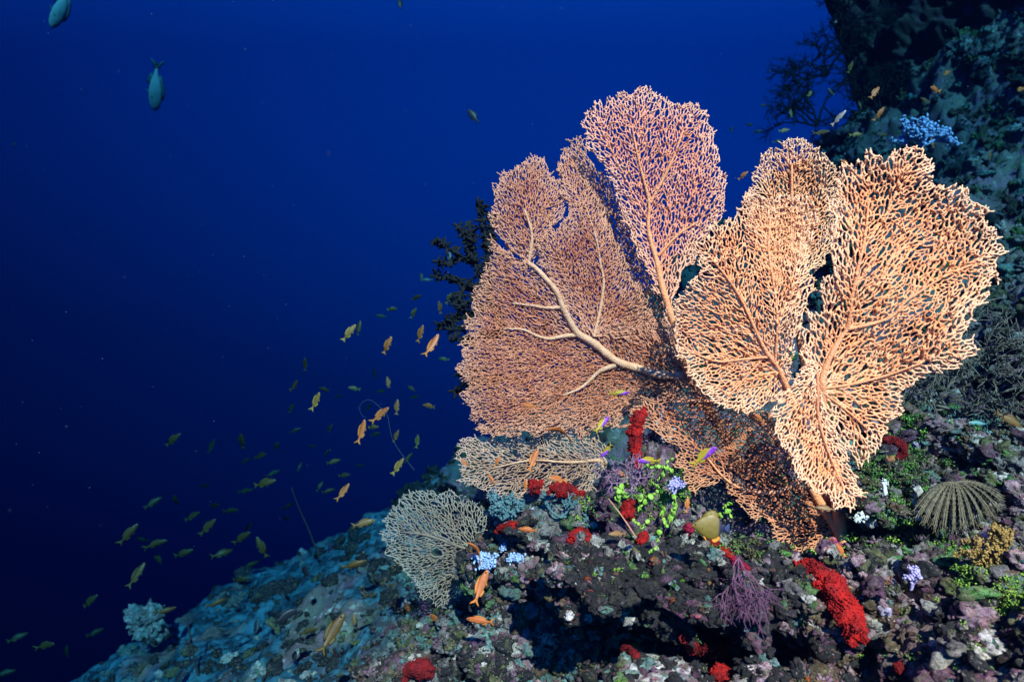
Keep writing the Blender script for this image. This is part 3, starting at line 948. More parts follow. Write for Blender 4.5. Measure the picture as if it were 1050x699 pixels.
boulder('coral_rock', 'teal grey rock between the red sponges and the blue soft corals', 'rock', pw(565, 535, 2.05), (.14, .10, .08), 17, ('teal', 'plum', 'grey'), rough=1.2)
boulder('coral_rock', 'dark rock under the pale blue soft corals', 'rock', pw(520, 585, 2.05), (.12, .10, .09), 18, ('dark', 'plum', 'teal'), rough=1.2)
boulder('coral_rock', 'mottled teal and mauve rock below the dim tan sea fan', 'rock', pw(520, 655, 1.95), (.16, .12, .08), 19, ('teal', 'mauve', 'pale'), rough=1.2)
boulder('coral_rock', 'dark red crusted rock at the bottom edge below the left slope', 'rock', pw(420, 694, 1.9), (.14, .10, .05), 20, ('dark', 'plum', 'brown'), rough=1.2)
boulder('coral_rock', 'green mossy mound between the right fan and the striped fan coral', 'rock', pw(918, 492, 1.88), (.075, .08, .05), 21, ('olive', 'green', 'dark'), rough=.8)
boulder('coral_rock', 'mauve rock at the foot of the drooping fan lobe', 'rock', pw(895, 520, 1.80), (.07, .07, .04), 22, ('mauve', 'olive', 'white'), rough=1.2)
boulder('coral_rock', 'brown and red rock under the pale green coral head', 'rock', pw(1025, 498, 1.92), (.08, .06, .04), 23, ('brown', 'plum', 'red'), rough=1.1)


# sight lines now meet the boulders as well as the slope
_V = [rP]; _F = [list(map(tuple, rQ.tolist()))]; _o = len(rP)
for _b in BOULDERS:
    _n = len(_b.data.vertices)
    _c = np.empty(_n * 3, dtype=np.float32); _b.data.vertices.foreach_get('co', _c)
    _V.append(_c.reshape(-1, 3) + np.array(_b.location)); _F.append([tuple(x + _o for x in p.vertices) for p in _b.data.polygons]); _o += _n
bvh_reef = BVHTree.FromPolygons([tuple(p) for p in np.concatenate(_V).tolist()], sum(_F, []))

def front(u, v, y, m=.02):
    """the distance y, or just in front of the rock when the rock is nearer"""
    p, nr = at(u, v)
    return y if p is None else min(y, p.y - m)

g = np.random.default_rng(3)
NEAR = dict(mauve=1.5, pink=1.3, pale=2.6, white=.08, dark=4.0, brown=2.6, olive=2.6, green=1.0, teal=1.2, red=.25, lav=.15, orange=.2, plum=1.8, grey=2.4)
LEFT = dict(sand=3, pale=1.5, grey=2, teal=1, dark=3.2, brown=.8, white=.4, olive=.6)
FAR = dict(mauve=1, teal=2, pale=1.0, dark=4, brown=1.5, green=.6, red=.35, white=.08, olive=1.5, grey=1.5)
CAVE_SHADE = dict(dark=18, plum=.8, teal=.35, brown=.3, olive=.3, white=.06)  # near-black tints, shade of the hollow put into the rubble colour
lib_s = [lump(k, 3, k % 2) for k in range(14)]
lib_f = [finger(60 + k) for k in range(6)]
lib_l = [leafy(80 + k) for k in range(6)]
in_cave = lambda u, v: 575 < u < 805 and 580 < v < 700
LOWER_DIM = dict(teal=2.0, pale=.25, mauve=.3, dark=7, brown=1, grey=.8, olive=.7, plum=1.6)  # dark teal tints, standing in for light that misses the lower left
rows = spots_in(g, 2300, 820, 1110, 380, 740, (2.5, 9), NEAR, clump=90)
rows += spots_in(g, 130, 840, 1110, 400, 740, (9, 17), NEAR)
rows += spots_in(g, 1500, 1100, 1420, 260, 800, (3, 11), NEAR, clump=60)
rows += spots_in(g, 500, 400, 1150, 735, 860, (3, 12), NEAR, clump=40)
rows += spots_in(g, 900, 480, 860, 470, 740, (2.5, 10), NEAR, cond=lambda p, u, v: not in_cave(u, v), clump=40)
rows += spots_in(g, 220, 575, 815, 570, 700, (1.5, 6), dict(teal=2, mauve=2, green=1, olive=1, red=1.2, pale=.8, plum=2, brown=1))
cave = spots_in(g, 1500, 570, 815, 574, 740, (2, 7.5), CAVE_SHADE, clump=25)
obj('shade_darkened_rubble', scatter('shade_darkened_rubble', lib_s, cave, M_SHADE_RUB, g), kind='stuff')
rows += spots_in(g, 1300, 400, 620, 560, 740, (2.5, 8), LOWER_DIM, clump=50)
rows += spots_in(g, 420, 60, 440, 500, 740, (1.5, 8), LEFT, clump=26)
rows += spots_in(g, 500, 350, 490, 450, 525, (2, 8), dict(dark=8, teal=1, olive=1, plum=1), clump=16)
rows += spots_in(g, 60, 180, 400, 560, 720, (5, 12), dict(dark=6, olive=1), clump=None)
rows += spots_in(g, 1500, 700, 1110, 20, 400, (2, 9), FAR, clump=40)
obj('coral_rubble', scatter('coral_rubble', lib_s, rows, M_RUB, g), kind='stuff')
rows = spots_in(g, 420, 820, 1110, 390, 740, (4, 11), NEAR, clump=40, lift_=0)
rows += spots_in(g, 260, 460, 860, 480, 740, (4, 10), NEAR, cond=lambda p, u, v: not in_cave(u, v), clump=25, lift_=0)
rows += spots_in(g, 300, 330, 600, 560, 740, (4, 10), LOWER_DIM, clump=20, lift_=0)
rows += spots_in(g, 900, 700, 1110, 0, 400, (3, 11), FAR, clump=45, lift_=0)
obj('finger_coral_growth', scatter('finger_coral_growth', lib_f, rows, M_RUB, g, up=True), kind='stuff')
# low fuzz of dull tufts over everything near
DULL = dict(dark=3, olive=2, brown=2, plum=2, grey=1, teal=1, mauve=1, green=.6)
rows = spots_in(g, 500, 1100, 1420, 260, 800, (3, 6), DULL, clump=40, lift_=0)
rows += spots_in(g, 1500, 480, 1110, 420, 740, (2, 5), DULL, cond=lambda p, u, v: not in_cave(u, v), clump=80, lift_=0)
rows += spots_in(g, 500, 330, 620, 540, 740, (2, 5), LOWER_DIM, clump=30, lift_=0)
rows += spots_in(g, 1100, 700, 1110, 20, 420, (2, 6), FAR, clump=45, lift_=0)
M_FUZZ = mat('dull_tufts', (.1, .1, .05), 0.8, var=(.2, .2, .1), scale=60, attr_col='tint', spec=.15)
obj('turf_growth', scatter('turf_growth', lib_l, rows, M_FUZZ, g, up=True), kind='stuff')
GRN = dict(green=2, lime=2.2, olive=1)
rows = []
for (u, v, su, sv, n, pal) in [(915, 536, 20, 13, 120, GRN), (1030, 612, 22, 16, 130, dict(lime=4, green=1)), (1000, 590, 12, 8, 60, dict(lime=3, green=1)), (918, 484, 18, 15, 220, dict(green=4, olive=3, dark=1)),
                               (935, 440, 8, 8, 20, GRN), (690, 500, 14, 14, 60, GRN), (655, 512, 8, 10, 30, GRN), (600, 528, 8, 6, 20, GRN), (770, 565, 20, 6, 30, dict(olive=2, green=1)),
                               (1000, 440, 30, 10, 30, dict(green=1, teal=2)), (870, 560, 16, 12, 25, GRN), (680, 660, 40, 20, 25, dict(green=1, olive=1)), (980, 660, 40, 25, 40, GRN), (950, 560, 20, 10, 50, GRN), (640, 600, 40, 20, 20, GRN)]:
    for c in pick(g, pal, n):
        p, nr = at(g.normal(u, su), g.normal(v, sv))
        if p is None: continue
        s = g.uniform(2.5, 6) * p.y / F
        p = p + nr * s * g.uniform(.1, .9)
        rows.append((p.x, p.y, p.z, s, *(c * g.uniform(.9, 1.6))))
obj('algae_turf', scatter('algae_turf', lib_l, rows, M_LEAF, g, up=True), kind='stuff')

# ---- red sponges and soft corals
M_RED = mat('red_soft_tissue', (.46, .010, .006), 0.75, var=(.15, .004, .006), scale=26, bump=.8, bscale=240)
M_MAGENTA = mat('crimson_soft_tissue', (.36, .012, .05), 0.75, var=(.2, .006, .02), scale=60, bump=.8, bscale=240)
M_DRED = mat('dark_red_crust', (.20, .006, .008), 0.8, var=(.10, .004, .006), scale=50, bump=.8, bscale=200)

def cone_tufts(cent, nrm, s, g, k=5):
    """tiny pointed polyps on a surface"""
    n = len(cent)
    nrm = nrm + g.normal(0, .35, nrm.shape); nrm /= np.linalg.norm(nrm, axis=1)[:, None]
    ref = np.where(np.abs(nrm[:, :1]) < .8, [[1., 0, 0]], [[0, 1., 0]])
    b = np.cross(nrm, ref); b /= np.linalg.norm(b, axis=1)[:, None]; c = np.cross(nrm, b)
    a = np.arange(k) * 2 * math.pi / k
    ss = s * g.uniform(.6, 1.3, n)
    ring = cent[:, None] + ss[:, None, None] * .45 * (b[:, None] * np.cos(a)[None, :, None] + c[:, None] * np.sin(a)[None, :, None])
    ring2 = ring + (nrm * ss[:, None] * 1.0)[:, None] + 0.0
    tip = cent + nrm * ss[:, None] * 1.5
    V = np.concatenate([ring.reshape(n, -1), ring2.reshape(n, -1), tip], 1).reshape(-1, 3)
    i = np.arange(k); j = (i + 1) % k
    q = np.stack([i, j, j + k, i + k], 1); t = np.stack([i + k, j + k, np.full(k, 2 * k)], 1)
    o = (np.arange(n) * (2 * k + 1))[:, None, None]
    return V, (q[None] + o).reshape(-1, 4), (t[None] + o).reshape(-1, 3)

def soft_clump(name, label, cat, path, m, seed, blobs=22, dens=1.0, group=None, part='polyps'):
    """path: list of (u, v, y, half width px)"""
    g = np.random.default_rng(seed)
    path = [(u, v, front(u, v, y, .35 * w * y / F + .012), w) for u, v, y, w in path]
    D = smooth_chain(np.array(path, float), 2) if len(path) > 2 else np.array([np.array(path[0]) * (1 - t) + np.array(path[-1]) * t for t in np.linspace(0, 1, 6)])
    Vs, Fs, off = [], [], 0
    cents, nrms = [], []
    c0 = np.array(pw(*path[0][:3]))
    # body
    seg = np.linspace(0, len(D) - 1, max(14, int(len(D) * 2)))
    Q = np.stack([np.interp(seg, np.arange(len(D)), D[:, i]) for i in range(4)], 1)
    X = np.stack([(Q[:, 0] - CU) / F * Q[:, 2], Q[:, 2], (CV - Q[:, 1]) / F * Q[:, 2]], 1) - c0
    e0, e1 = X[0] - X[1], X[-1] - X[-2]
    tt = np.linspace(0, 1, len(X)); rr = Q[:, 3] * Q[:, 2] / F * np.clip(np.sin(np.pi * np.clip(tt * .94 + .03, 0, 1)) * 2.6, .25, 1) * .72
    V, q, cp, _ = tubes([(X, rr, tt)], 26)
    ax = np.repeat(X, 26, 0); ax = np.concatenate([ax, X[-1:]])
    nd = V - ax; nl = np.linalg.norm(nd, axis=1)[:, None] + 1e-9; nd /= nl
    sc_ = 1.0 / (np.mean(rr) + 1e-6)
    d = .45 * fbm(V * sc_ * .9 + seed, 3, seed) + .55 * (.5 - worley(V * sc_ * 1.3 + seed, seed + 1))
    V = V + nd * (d * np.mean(rr))[:, None]
    Vs.append(V); quads = q; caps = cp; off = len(V)
    n0 = int(260 * dens * len(path)); idx = g.integers(0, len(V) - 1, n0)
    cents.append(V[idx]); nrms.append(nd[idx])
    for k in range(int(blobs * 1.3)):
        t = g.uniform(0, len(D) - 1)
        u, v, y, w = [np.interp(t, np.arange(len(D)), D[:, i]) for i in range(4)]
        w = w * y / F
        dd = g.normal(size=3); dd /= np.linalg.norm(dd)
        c = np.array(pw(u, v, y)) + dd * w * g.uniform(.35, .8)
        W0, Fc = ICO[3]
        d = 1 + .25 * fbm(W0 * 2 + k * 3.1, 3, seed) + .3 * (0.45 - worley(W0 * 2.6 + k, seed + 1))
        W = W0 * (w * g.uniform(.18, .42) * d)[:, None] + c - c0
        Vs.append(W); Fs.append(Fc + off); off += len(W)
        idx = g.integers(0, len(W0), int(36 * dens))
        cents.append(W[idx]); nrms.append(W0[idx])
    root = thing(name, label, cat, c0, group)
    obj('body', mesh_np('body', np.concatenate(Vs), [quads, caps] + Fs, m), root)
    ws = np.mean([p[3] * p[2] / F for p in path])
    V, q, tt = cone_tufts(np.concatenate(cents), np.concatenate(nrms), max(.0018, ws * .10), g)
    obj(part, mesh_np(part, V, [q, tt], m), root, kind='stuff')
    return root

GR = 'red soft corals and sponges on the mound'
def red(label, path, m=None, blobs=20, dens=1.0, name='red_sponge', cat='sponge'):
    RS = len([o for o in C.objects if o.get('group') == GR]) + 300
    return soft_clump(name, label, cat, path, m or M_RED, RS, blobs, dens, GR)

red('tall knobbly red sponge column, upright in front of the fans', [(655, 478, 1.93, 8), (650, 458, 1.93, 9), (652, 438, 1.93, 10), (662, 418, 1.93, 9)], blobs=34)
red('red sponge tuft left of the flat red clump, below the low pale fan', [(545, 502, 2.02, 8), (552, 494, 2.02, 8)], blobs=12)
red('flat red sponge clump spreading below the low pale fan', [(564, 503, 2.0, 8), (578, 500, 1.99, 9), (593, 505, 1.98, 8)], blobs=22)
red('short red sponge strip beside the pale blue soft coral', [(509, 544, 2.0, 5), (520, 540, 2.0, 6), (530, 537, 2.0, 5)], blobs=14)
red('red sponge clump on the teal grey rock', [(585, 553, 1.92, 6), (598, 545, 1.91, 9), (604, 557, 1.91, 6)], blobs=18)
red('upright red sponge behind the thin orange stick', [(643, 532, 1.84, 7), (645, 516, 1.84, 8)], blobs=16)
red('small red sponge at the lower end of the thin orange stick', [(657, 556, 1.80, 5), (661, 548, 1.80, 7)], blobs=12)
red('small crimson sponge above the dark hollow, left of the yellow fish', [(708, 546, 1.86, 5), (704, 538, 1.86, 5)], M_MAGENTA, blobs=9)
red('red sponge strip under the yellow fish', [(724, 556, 1.72, 6), (738, 562, 1.70, 7), (752, 573, 1.68, 6)], blobs=16)
red('crimson sponge strip above the purple branching coral', [(752, 574, 1.66, 6), (764, 584, 1.66, 7)], M_MAGENTA, blobs=12)
red('largest bright red soft coral, a curved furry ridge on a brown rock', [(814, 580, 1.55, 9), (832, 583, 1.54, 12), (848, 596, 1.53, 15), (863, 618, 1.52, 18), (875, 644, 1.53, 17), (880, 656, 1.54, 10)], blobs=46, dens=1.3, name='red_soft_coral', cat='soft coral')
red('dark red crust deep inside the black hollow', [(700, 655, 1.72, 12), (725, 662, 1.72, 15), (745, 662, 1.72, 11)], M_DRED, blobs=20)
red('red sponge patch at the bottom edge between two rocks', [(730, 692, 1.50, 9), (748, 688, 1.50, 9)], blobs=14)
red('ring shaped red sponge beside the lower edge of the right fan', [(905, 452, 1.88, 5), (916, 450, 1.88, 5), (927, 456, 1.88, 5), (926, 468, 1.88, 5), (915, 470, 1.88, 4)], M_DRED, blobs=22)
red('dark red crust on the rock at the bottom edge, below the left slope', [(415, 690, 1.80, 9), (430, 682, 1.80, 12), (442, 690, 1.80, 8)], M_DRED, blobs=16)
red('small dim red sponge in the shade left of the black hollow', [(640, 665, 1.72, 7), (652, 673, 1.72, 7)], M_DRED, blobs=12)
red('small crimson tuft under the blue soft coral and the curved orange fish', [(546, 596, 1.98, 5), (553, 600, 1.98, 5)], M_DRED, blobs=8)
red('tiny dark red tuft on the mottled teal rock', [(543, 643, 1.80, 4), (548, 640, 1.80, 4)], M_DRED, blobs=7)
red('small red knob on the right slope below the large red soft coral', [(920, 683, 1.42, 6), (926, 686, 1.42, 5)], M_DRED, blobs=7)

# ---- branching growth
def branch3d(o, d, length, levels, g, rad, spread=.6, kids=3, bias=(0, 0, 0), wig=.18, flat=1.0, out=None, shrink=.72):
    if out is None: out = []
    n = 5
    p = np.array(o, float); d = np.array(d, float); d /= np.linalg.norm(d)
    pts = [p.copy()]
    for k in range(n):
        d = d + g.normal(0, wig, 3) * np.array([1, flat, 1]) + np.array(bias) * .25; d /= np.linalg.norm(d)
        p = p + d * length / n; pts.append(p.copy())
    out.append((np.array(pts), np.linspace(rad, rad * .72, n + 1), np.full(n + 1, 1.0 if levels == 0 else 0.0)))
    if levels > 0:
        for k in range(kids):
            i = n if k == 0 else g.integers(2, n + 1)
            dd = d + g.normal(0, spread, 3) * np.array([1, flat, 1])
            branch3d(pts[i], dd, length * g.uniform(.8, 1.15) * shrink, levels - 1, g, rad * .72, spread, kids, bias, wig, flat, out, shrink)
    return out

def bush(name, label, cat, u, v, y, h_px, mats, seed, levels=3, kids=3, dirs=((0, -.3, 1),), rad_px=1.2, spread=.6, bias=(0, 0, .3), tips=None, flat=.8, group=None, wig=.18, shrink=.72, part='branches', tip_part='polyp_tips', sink=.015):
    g = np.random.default_rng(seed)
    y = front(u, v, y, sink)
    c = pw(u, v, y)
    root = thing(name, label, cat, c, group)
    out = []
    s = y / F
    for d in dirs:
        branch3d((0, 0, 0), d, h_px * s * .42, levels, g, rad_px * s, spread, kids, bias, wig, flat, out, shrink)
    V, q, cp, a = tubes(out, 5)
    obj(part, mesh_np(part, V, [q, cp], mats[0], attrs={'tip': ('FLOAT', a)}), root)
    if tips:
        ends = np.array([c_[0][-1] for c_ in out if c_[2][0] > .5])
        ends = np.concatenate([ends] + [np.array([c_[0][k] for c_ in out if c_[2][0] > .5]) for k in (2, 3, 4)])
        ends = np.repeat(ends, 3, 0)
        Vs, Fs = [], []
        V0, F0 = ICO[1]
        for k, e in enumerate(ends):
            Vs.append(V0 * g.uniform(.6, 1.3, 3) * (tips * s * g.uniform(.28, .62)) * (1 + .4 * vnoise(V0 * 2 + k, 1))[:, None] + e + g.normal(0, tips * s * .6, 3))
            Fs.append(F0 + k * len(V0))
        obj(tip_part, mesh_np(tip_part, np.concatenate(Vs), Fs, mats[1]), root)
    return root

M_BLUE = mat('pale_blue_polyps', (.20, .32, .55), .7, var=(.38, .50, .70), scale=80, bump=.5)
M_LAV = mat('lavender_polyps', (.32, .27, .52), .7, var=(.46, .42, .64), scale=80, bump=.5)
M_PURP = mat('purple_branches', (.085, .035, .075), .85, var=(.16, .08, .13), scale=40, bump=.4)
M_MAUVEB = mat('mauve_branches', (.22, .12, .20), .8, var=(.30, .18, .24), scale=40, bump=.4)
M_BLACK = mat('black_coral', (.008, .010, .012), .9, var=(.016, .018, .02), scale=40, bump=.5, spec=.1)
M_GREYB = mat('grey_brown_strands', (.10, .09, .07), .85, var=(.16, .14, .11), scale=30, bump=.4)
M_BRN = mat('ochre_leather', (.22, .13, .03), .75, var=(.30, .19, .05), scale=60, bump=.6)
M_BRNT = mat('ochre_tips', (.34, .23, .07), .75, var=(.24, .15, .04), scale=60, bump=.6)
M_WHT = mat('white_sponge', (.62, .64, .60), .8, var=(.45, .5, .46), scale=50, bump=.6)
M_TEALB = mat('teal_branches', (.05, .12, .13), .8, var=(.10, .19, .20), scale=40, bump=.4)

bush('blue_soft_coral', 'larger pale blue soft coral, under the curved orange fish', 'soft coral', 500, 584, 1.98, 22, (M_BLUE, M_BLUE), 1, levels=2, kids=4, dirs=((-.6, -.4, 1), (.5, -.4, 1), (0, -.6, .7)), rad_px=1.5, tips=2.6, group='pale blue soft corals')
bush('blue_soft_coral', 'small round pale blue soft coral right of the curved orange fish', 'soft coral', 532, 578, 1.97, 15, (M_BLUE, M_BLUE), 2, levels=2, kids=4, dirs=((-.4, -.4, 1), (.4, -.4, 1)), rad_px=1.4, tips=2.4, group='pale blue soft corals')
bush('blue_soft_coral', 'tiny pale blue tuft above the gap between the two blue soft corals', 'soft coral', 515, 565, 1.99, 9, (M_BLUE, M_BLUE), 3, levels=1, kids=4, dirs=((-.4, -.4, 1), (.4, -.4, 1)), rad_px=1.2, tips=2.2, group='pale blue soft corals')
bush('lavender_soft_coral', 'lavender soft coral among bright green algae below the red column', 'soft coral', 691, 506, 1.82, 17, (M_LAV, M_LAV), 4, levels=2, kids=4, dirs=((-.5, -.4, 1), (.5, -.4, 1)), rad_px=1.4, tips=2.3)
bush('lavender_soft_coral', 'pale lavender soft coral standing on the pink rock of the right slope', 'soft coral', 934, 604, 1.50, 26, (M_LAV, M_LAV), 5, levels=2, kids=3, dirs=((.3, -.3, 1), (-.1, -.5, 1)), rad_px=1.7, tips=2.6)
bush('purple_gorgonian', 'purple fine branching coral hanging over the dark hollow', 'coral', 757, 572, min(front(756 + du, vv, 1.6, .03) for vv in range(572, 630, 6) for du in (-8, 0, 8)) + .02, 58, (M_PURP,), 6, levels=4, kids=3, dirs=((-.3, -.1, -1), (.35, -.1, -1), (.8, -.1, -.8), (0, -.15, -.9), (-.6, -.05, -.9)), rad_px=.9, spread=.5, bias=(.05, -.02, -.30), shrink=.78, sink=.06)
bush('mauve_gorgonian', 'dull mauve twiggy coral below the large flat fan, left of the red column', 'coral', 636, 505, 1.90, 40, (M_MAUVEB,), 7, levels=4, kids=3, dirs=((-.3, -.3, 1), (.2, -.3, 1), (.5, -.3, .6)), rad_px=1.1, spread=.55)
bush('mauve_gorgonian', 'purplish twiggy coral between the red column and the lavender soft coral', 'coral', 668, 508, 1.85, 30, (M_PURP,), 8, levels=4, kids=3, dirs=((-.4, -.3, 1), (.4, -.3, 1)), rad_px=1.1, spread=.6)
bush('grey_gorgonian', 'large dim grey brown feathery bush behind the right fan', 'coral', 990, 425, 2.35, 128, (M_GREYB,), 9, levels=4, kids=4, dirs=((-.8, -.2, .7), (-.3, -.2, 1), (.3, -.2, 1), (.9, -.2, .8), (-1, -.2, .3), (.6, -.3, .9)), rad_px=1.6, spread=.5, bias=(0, -.02, -.05), shrink=.70)
bush('brown_soft_coral', 'ochre brown bushy soft coral right of the striped fan coral', 'soft coral', 1014, 572, 1.70, 40, (M_BRN, M_BRNT), 10, levels=3, kids=3, dirs=((-1, -.3, .5), (-.4, -.4, .7), (.4, -.4, .7), (1, -.3, .5), (0, -.7, .5)), rad_px=2.0, spread=.6, tips=2.4)
bush('white_sponge', 'upright white sponge left of the striped fan coral', 'sponge', 941, 533, 1.78, 30, (M_WHT, M_WHT), 11, levels=1, kids=2, dirs=((.05, -.1, 1),), rad_px=4.0, spread=.25, tips=3.2)
bush('white_sponge', 'small white branching sponge near the green mossy mound', 'sponge', 908, 507, 1.80, 22, (M_WHT, M_WHT), 12, levels=1, kids=3, dirs=((-.2, -.2, 1),), rad_px=2.6, spread=.5, tips=2.6)
bush('white_sponge', 'white sponge knob at the tip of the drooping fan lobe', 'sponge', 878, 534, 1.72, 14, (M_WHT, M_WHT), 13, levels=1, kids=2, dirs=((.2, -.3, .8),), rad_px=3.0, spread=.5, tips=3.0)
bush('teal_soft_coral', 'dull teal branching coral between the red sponges', 'soft coral', 575, 530, 1.94, 40, (M_TEALB,), 14, levels=3, kids=3, dirs=((-.8, -.3, .9), (.3, -.4, 1), (.9, -.3, .3)), rad_px=1.7, wig=.35, spread=.5)
bush('teal_soft_coral', 'low teal lumpy coral left of the short red strip', 'soft coral', 515, 532, 2.06, 34, (M_TEALB, M_TEALB), 15, levels=2, kids=4, dirs=((-.7, -.3, .9), (.2, -.4, 1), (.8, -.3, .5)), rad_px=2.2, spread=.6, tips=3.0)
bush('blue_soft_coral', 'bright cyan soft coral on the dark wall, above the top edge of the right fan', 'soft coral', 945, 150, 3.6, 34, (M_BLUE, M_BLUE), 16, levels=2, kids=4, dirs=((-.8, -.3, .6), (0, -.4, 1), (.8, -.3, .7)), rad_px=2.2, tips=3.4, group='pale blue soft corals')

# ---- green segmented algae: strings of flat round segments
M_HAL = mat('bright_green_segments', (.17, .34, .03), .55, var=(.27, .46, .06), scale=50, bump=.3, spec=.35)
def halimeda(label, strings, y, seed, w=4.4):
    g = np.random.default_rng(seed)
    Vs, Fs, off = [], [], 0
    y = min(front(*p, y, .022) for st in strings for p in st)
    c0 = pw(*strings[0][0], y)
    k = 9; a = np.arange(k) * 2 * math.pi / k
    for st in strings:
        w2 = w * .92
        q = resample(st, w2 * .62)
        q = q + g.normal(0, w * .20, q.shape)
        for i, p in enumerate(q):
            t = q[min(i + 1, len(q) - 1)] - q[max(i - 1, 0)]; an = math.atan2(-t[1], t[0])
            s = w2 * y / F * g.uniform(.6, 1.35)
            rim = np.stack([np.cos(a) * .62, 0 * a, np.sin(a) * .72], 1) * s
            prof = [(.75, .10), (1, 0), (.75, -.10)]
            W = np.concatenate([rim * f + np.array([0, o * s, 0]) for f, o in prof] + [np.array([[0, .13 * s, 0], [0, -.13 * s, 0]])])
            E = Matrix.Rotation(g.normal(0, .8), 3, 'Z') @ Matrix.Rotation(-an + g.normal(0, .6), 3, 'Y') @ Matrix.Rotation(g.normal(0, .8), 3, 'X')
            W = W @ np.array(E).T + np.array(pw(p[0], p[1], y + g.normal(0, .006))) - np.array(c0)
            ii = np.arange(k); jj = (ii + 1) % k
            Fs.append(np.concatenate([np.stack([ii, jj, jj + k], 1), np.stack([ii, jj + k, ii + k], 1), np.stack([ii + k, jj + k, jj + 2 * k], 1), np.stack([ii + k, jj + 2 * k, ii + 2 * k], 1),
                                      np.stack([jj, ii, np.full(k, 3 * k)], 1), np.stack([ii + 2 * k, jj + 2 * k, np.full(k, 3 * k + 1)], 1)]) + off)
            Vs.append(W); off += len(W)
    ob = obj('green_algae', mesh_np('green_algae', np.concatenate(Vs), Fs, M_HAL))
    ob.location = c0
    return tag(ob, label, 'algae', 'strings of green segmented algae')
halimeda('green segmented algae hanging right of the lavender soft coral', [[(690, 508), (693, 518), (690, 528), (684, 536)], [(680, 522), (679, 532), (684, 540)]], 1.79, 1)
halimeda('bright green segmented algae above the lavender soft coral', [[(662, 480), (676, 478), (690, 482)], [(675, 492), (682, 486), (680, 476)], [(668, 494), (676, 500)], [(684, 474), (690, 470)]], 1.82, 2, 4.0)
halimeda('green segmented algae trailing left of the lavender soft coral', [[(672, 506), (664, 512), (657, 520), (652, 524)], [(660, 504), (655, 512)]], 1.80, 3)
halimeda('small green algae clump left of the purplish twiggy coral', [[(632, 500), (636, 507), (634, 513)], [(638, 499), (641, 508)]], 1.85, 4, 4.6)
halimeda('green segmented algae below the thin orange stick', [[(650, 534), (658, 540), (664, 536)], [(672, 560), (666, 566)], [(677, 545), (674, 555)]], 1.80, 5, 3.8)
halimeda('lone green algae sprig in front of the rust fan', [[(738, 528), (745, 522), (750, 528)], [(742, 520), (748, 515)]], 1.86, 6, 3.6)

# ---- striped fan coral: ribbed drooping arms from one apex
M_STRIPE = mat('grey_olive_rib', (.12, .10, .06), .85, var=(.17, .145, .09), scale=60, bump=.5)
M_STRIPE2 = mat('dark_web', (.045, .043, .03), .9, var=(.075, .07, .05), scale=60, bump=.5)
def striped_fan():
    y = 1.76
    c = pw(978, 494, y)
    root = thing('striped_fan_coral', 'grey feathery fan shaped coral with dark radiating stripes, on the right slope', 'coral', c)
    g = np.random.default_rng(5)
    n = 66
    tip = [(938, 524), (946, 537), (958, 545), (978, 546), (1000, 540), (1018, 531), (1029, 519), (1026, 510)]
    tp = resample(tip, 2.0); ix = np.linspace(0, len(tp) - 1, n)
    ch = []; grid = []
    for k in range(n):
        u = np.interp(ix[k], np.arange(len(tp)), tp[:, 0]); v = np.interp(ix[k], np.arange(len(tp)), tp[:, 1])
        ln = g.uniform(.93, 1.05); wv = g.normal(0, .5, 2)
        s = np.linspace(0.02, 1, 12)
        fold = .012 * math.sin(k * 1.1) + g.normal(0, .004)
        pp = np.array([np.array(pw(978 + (u - 978) * q * ln + wv[0] * math.sin(q * 5), 494 + (v - 494) * (q * ln) ** 1.5 - 5 * math.sin(q * math.pi * .8) + wv[1] * math.sin(q * 4), y - .05 * q + fold * q)) for q in s]) - np.array(c)
        ch.append((pp, np.linspace(.3, .6, 12) * y / F * g.uniform(.8, 1.2), np.zeros(12)))
        for q in range(3, 12):                 # short pinnules along each arm
            for sg in (-1, 1):
                d = np.cross(pp[q] - pp[q - 1], (0, 1, 0)); d /= np.linalg.norm(d) + 1e-9
                e = pp[q] + sg * d * g.uniform(1.2, 2.2) * y / F + (pp[q] - pp[q - 1]) * .5 + g.normal(0, .001, 3)
                ch.append((np.array([pp[q], e]), np.array([.35, .2]) * y / F, np.zeros(2)))
        grid.append(pp[:10] * 1.12 + np.array([0, .003, 0]))
    V, q, cp, a = tubes(ch, 5)
    obj('arms', mesh_np('arms', V, [q, cp], M_STRIPE), root)
    G = np.array(grid); V = np.concatenate([G.reshape(-1, 3), (G + np.array([0, .005, -.002])).reshape(-1, 3)])
    i = (np.arange(n - 1)[:, None] * 10 + np.arange(9)[None]).ravel()
    q = np.stack([i, i + 1, i + 11, i + 10], 1)
    obj('web', mesh_np('web', V, [q, q[:, ::-1] + n * 10], M_STRIPE2), root)
striped_fan()

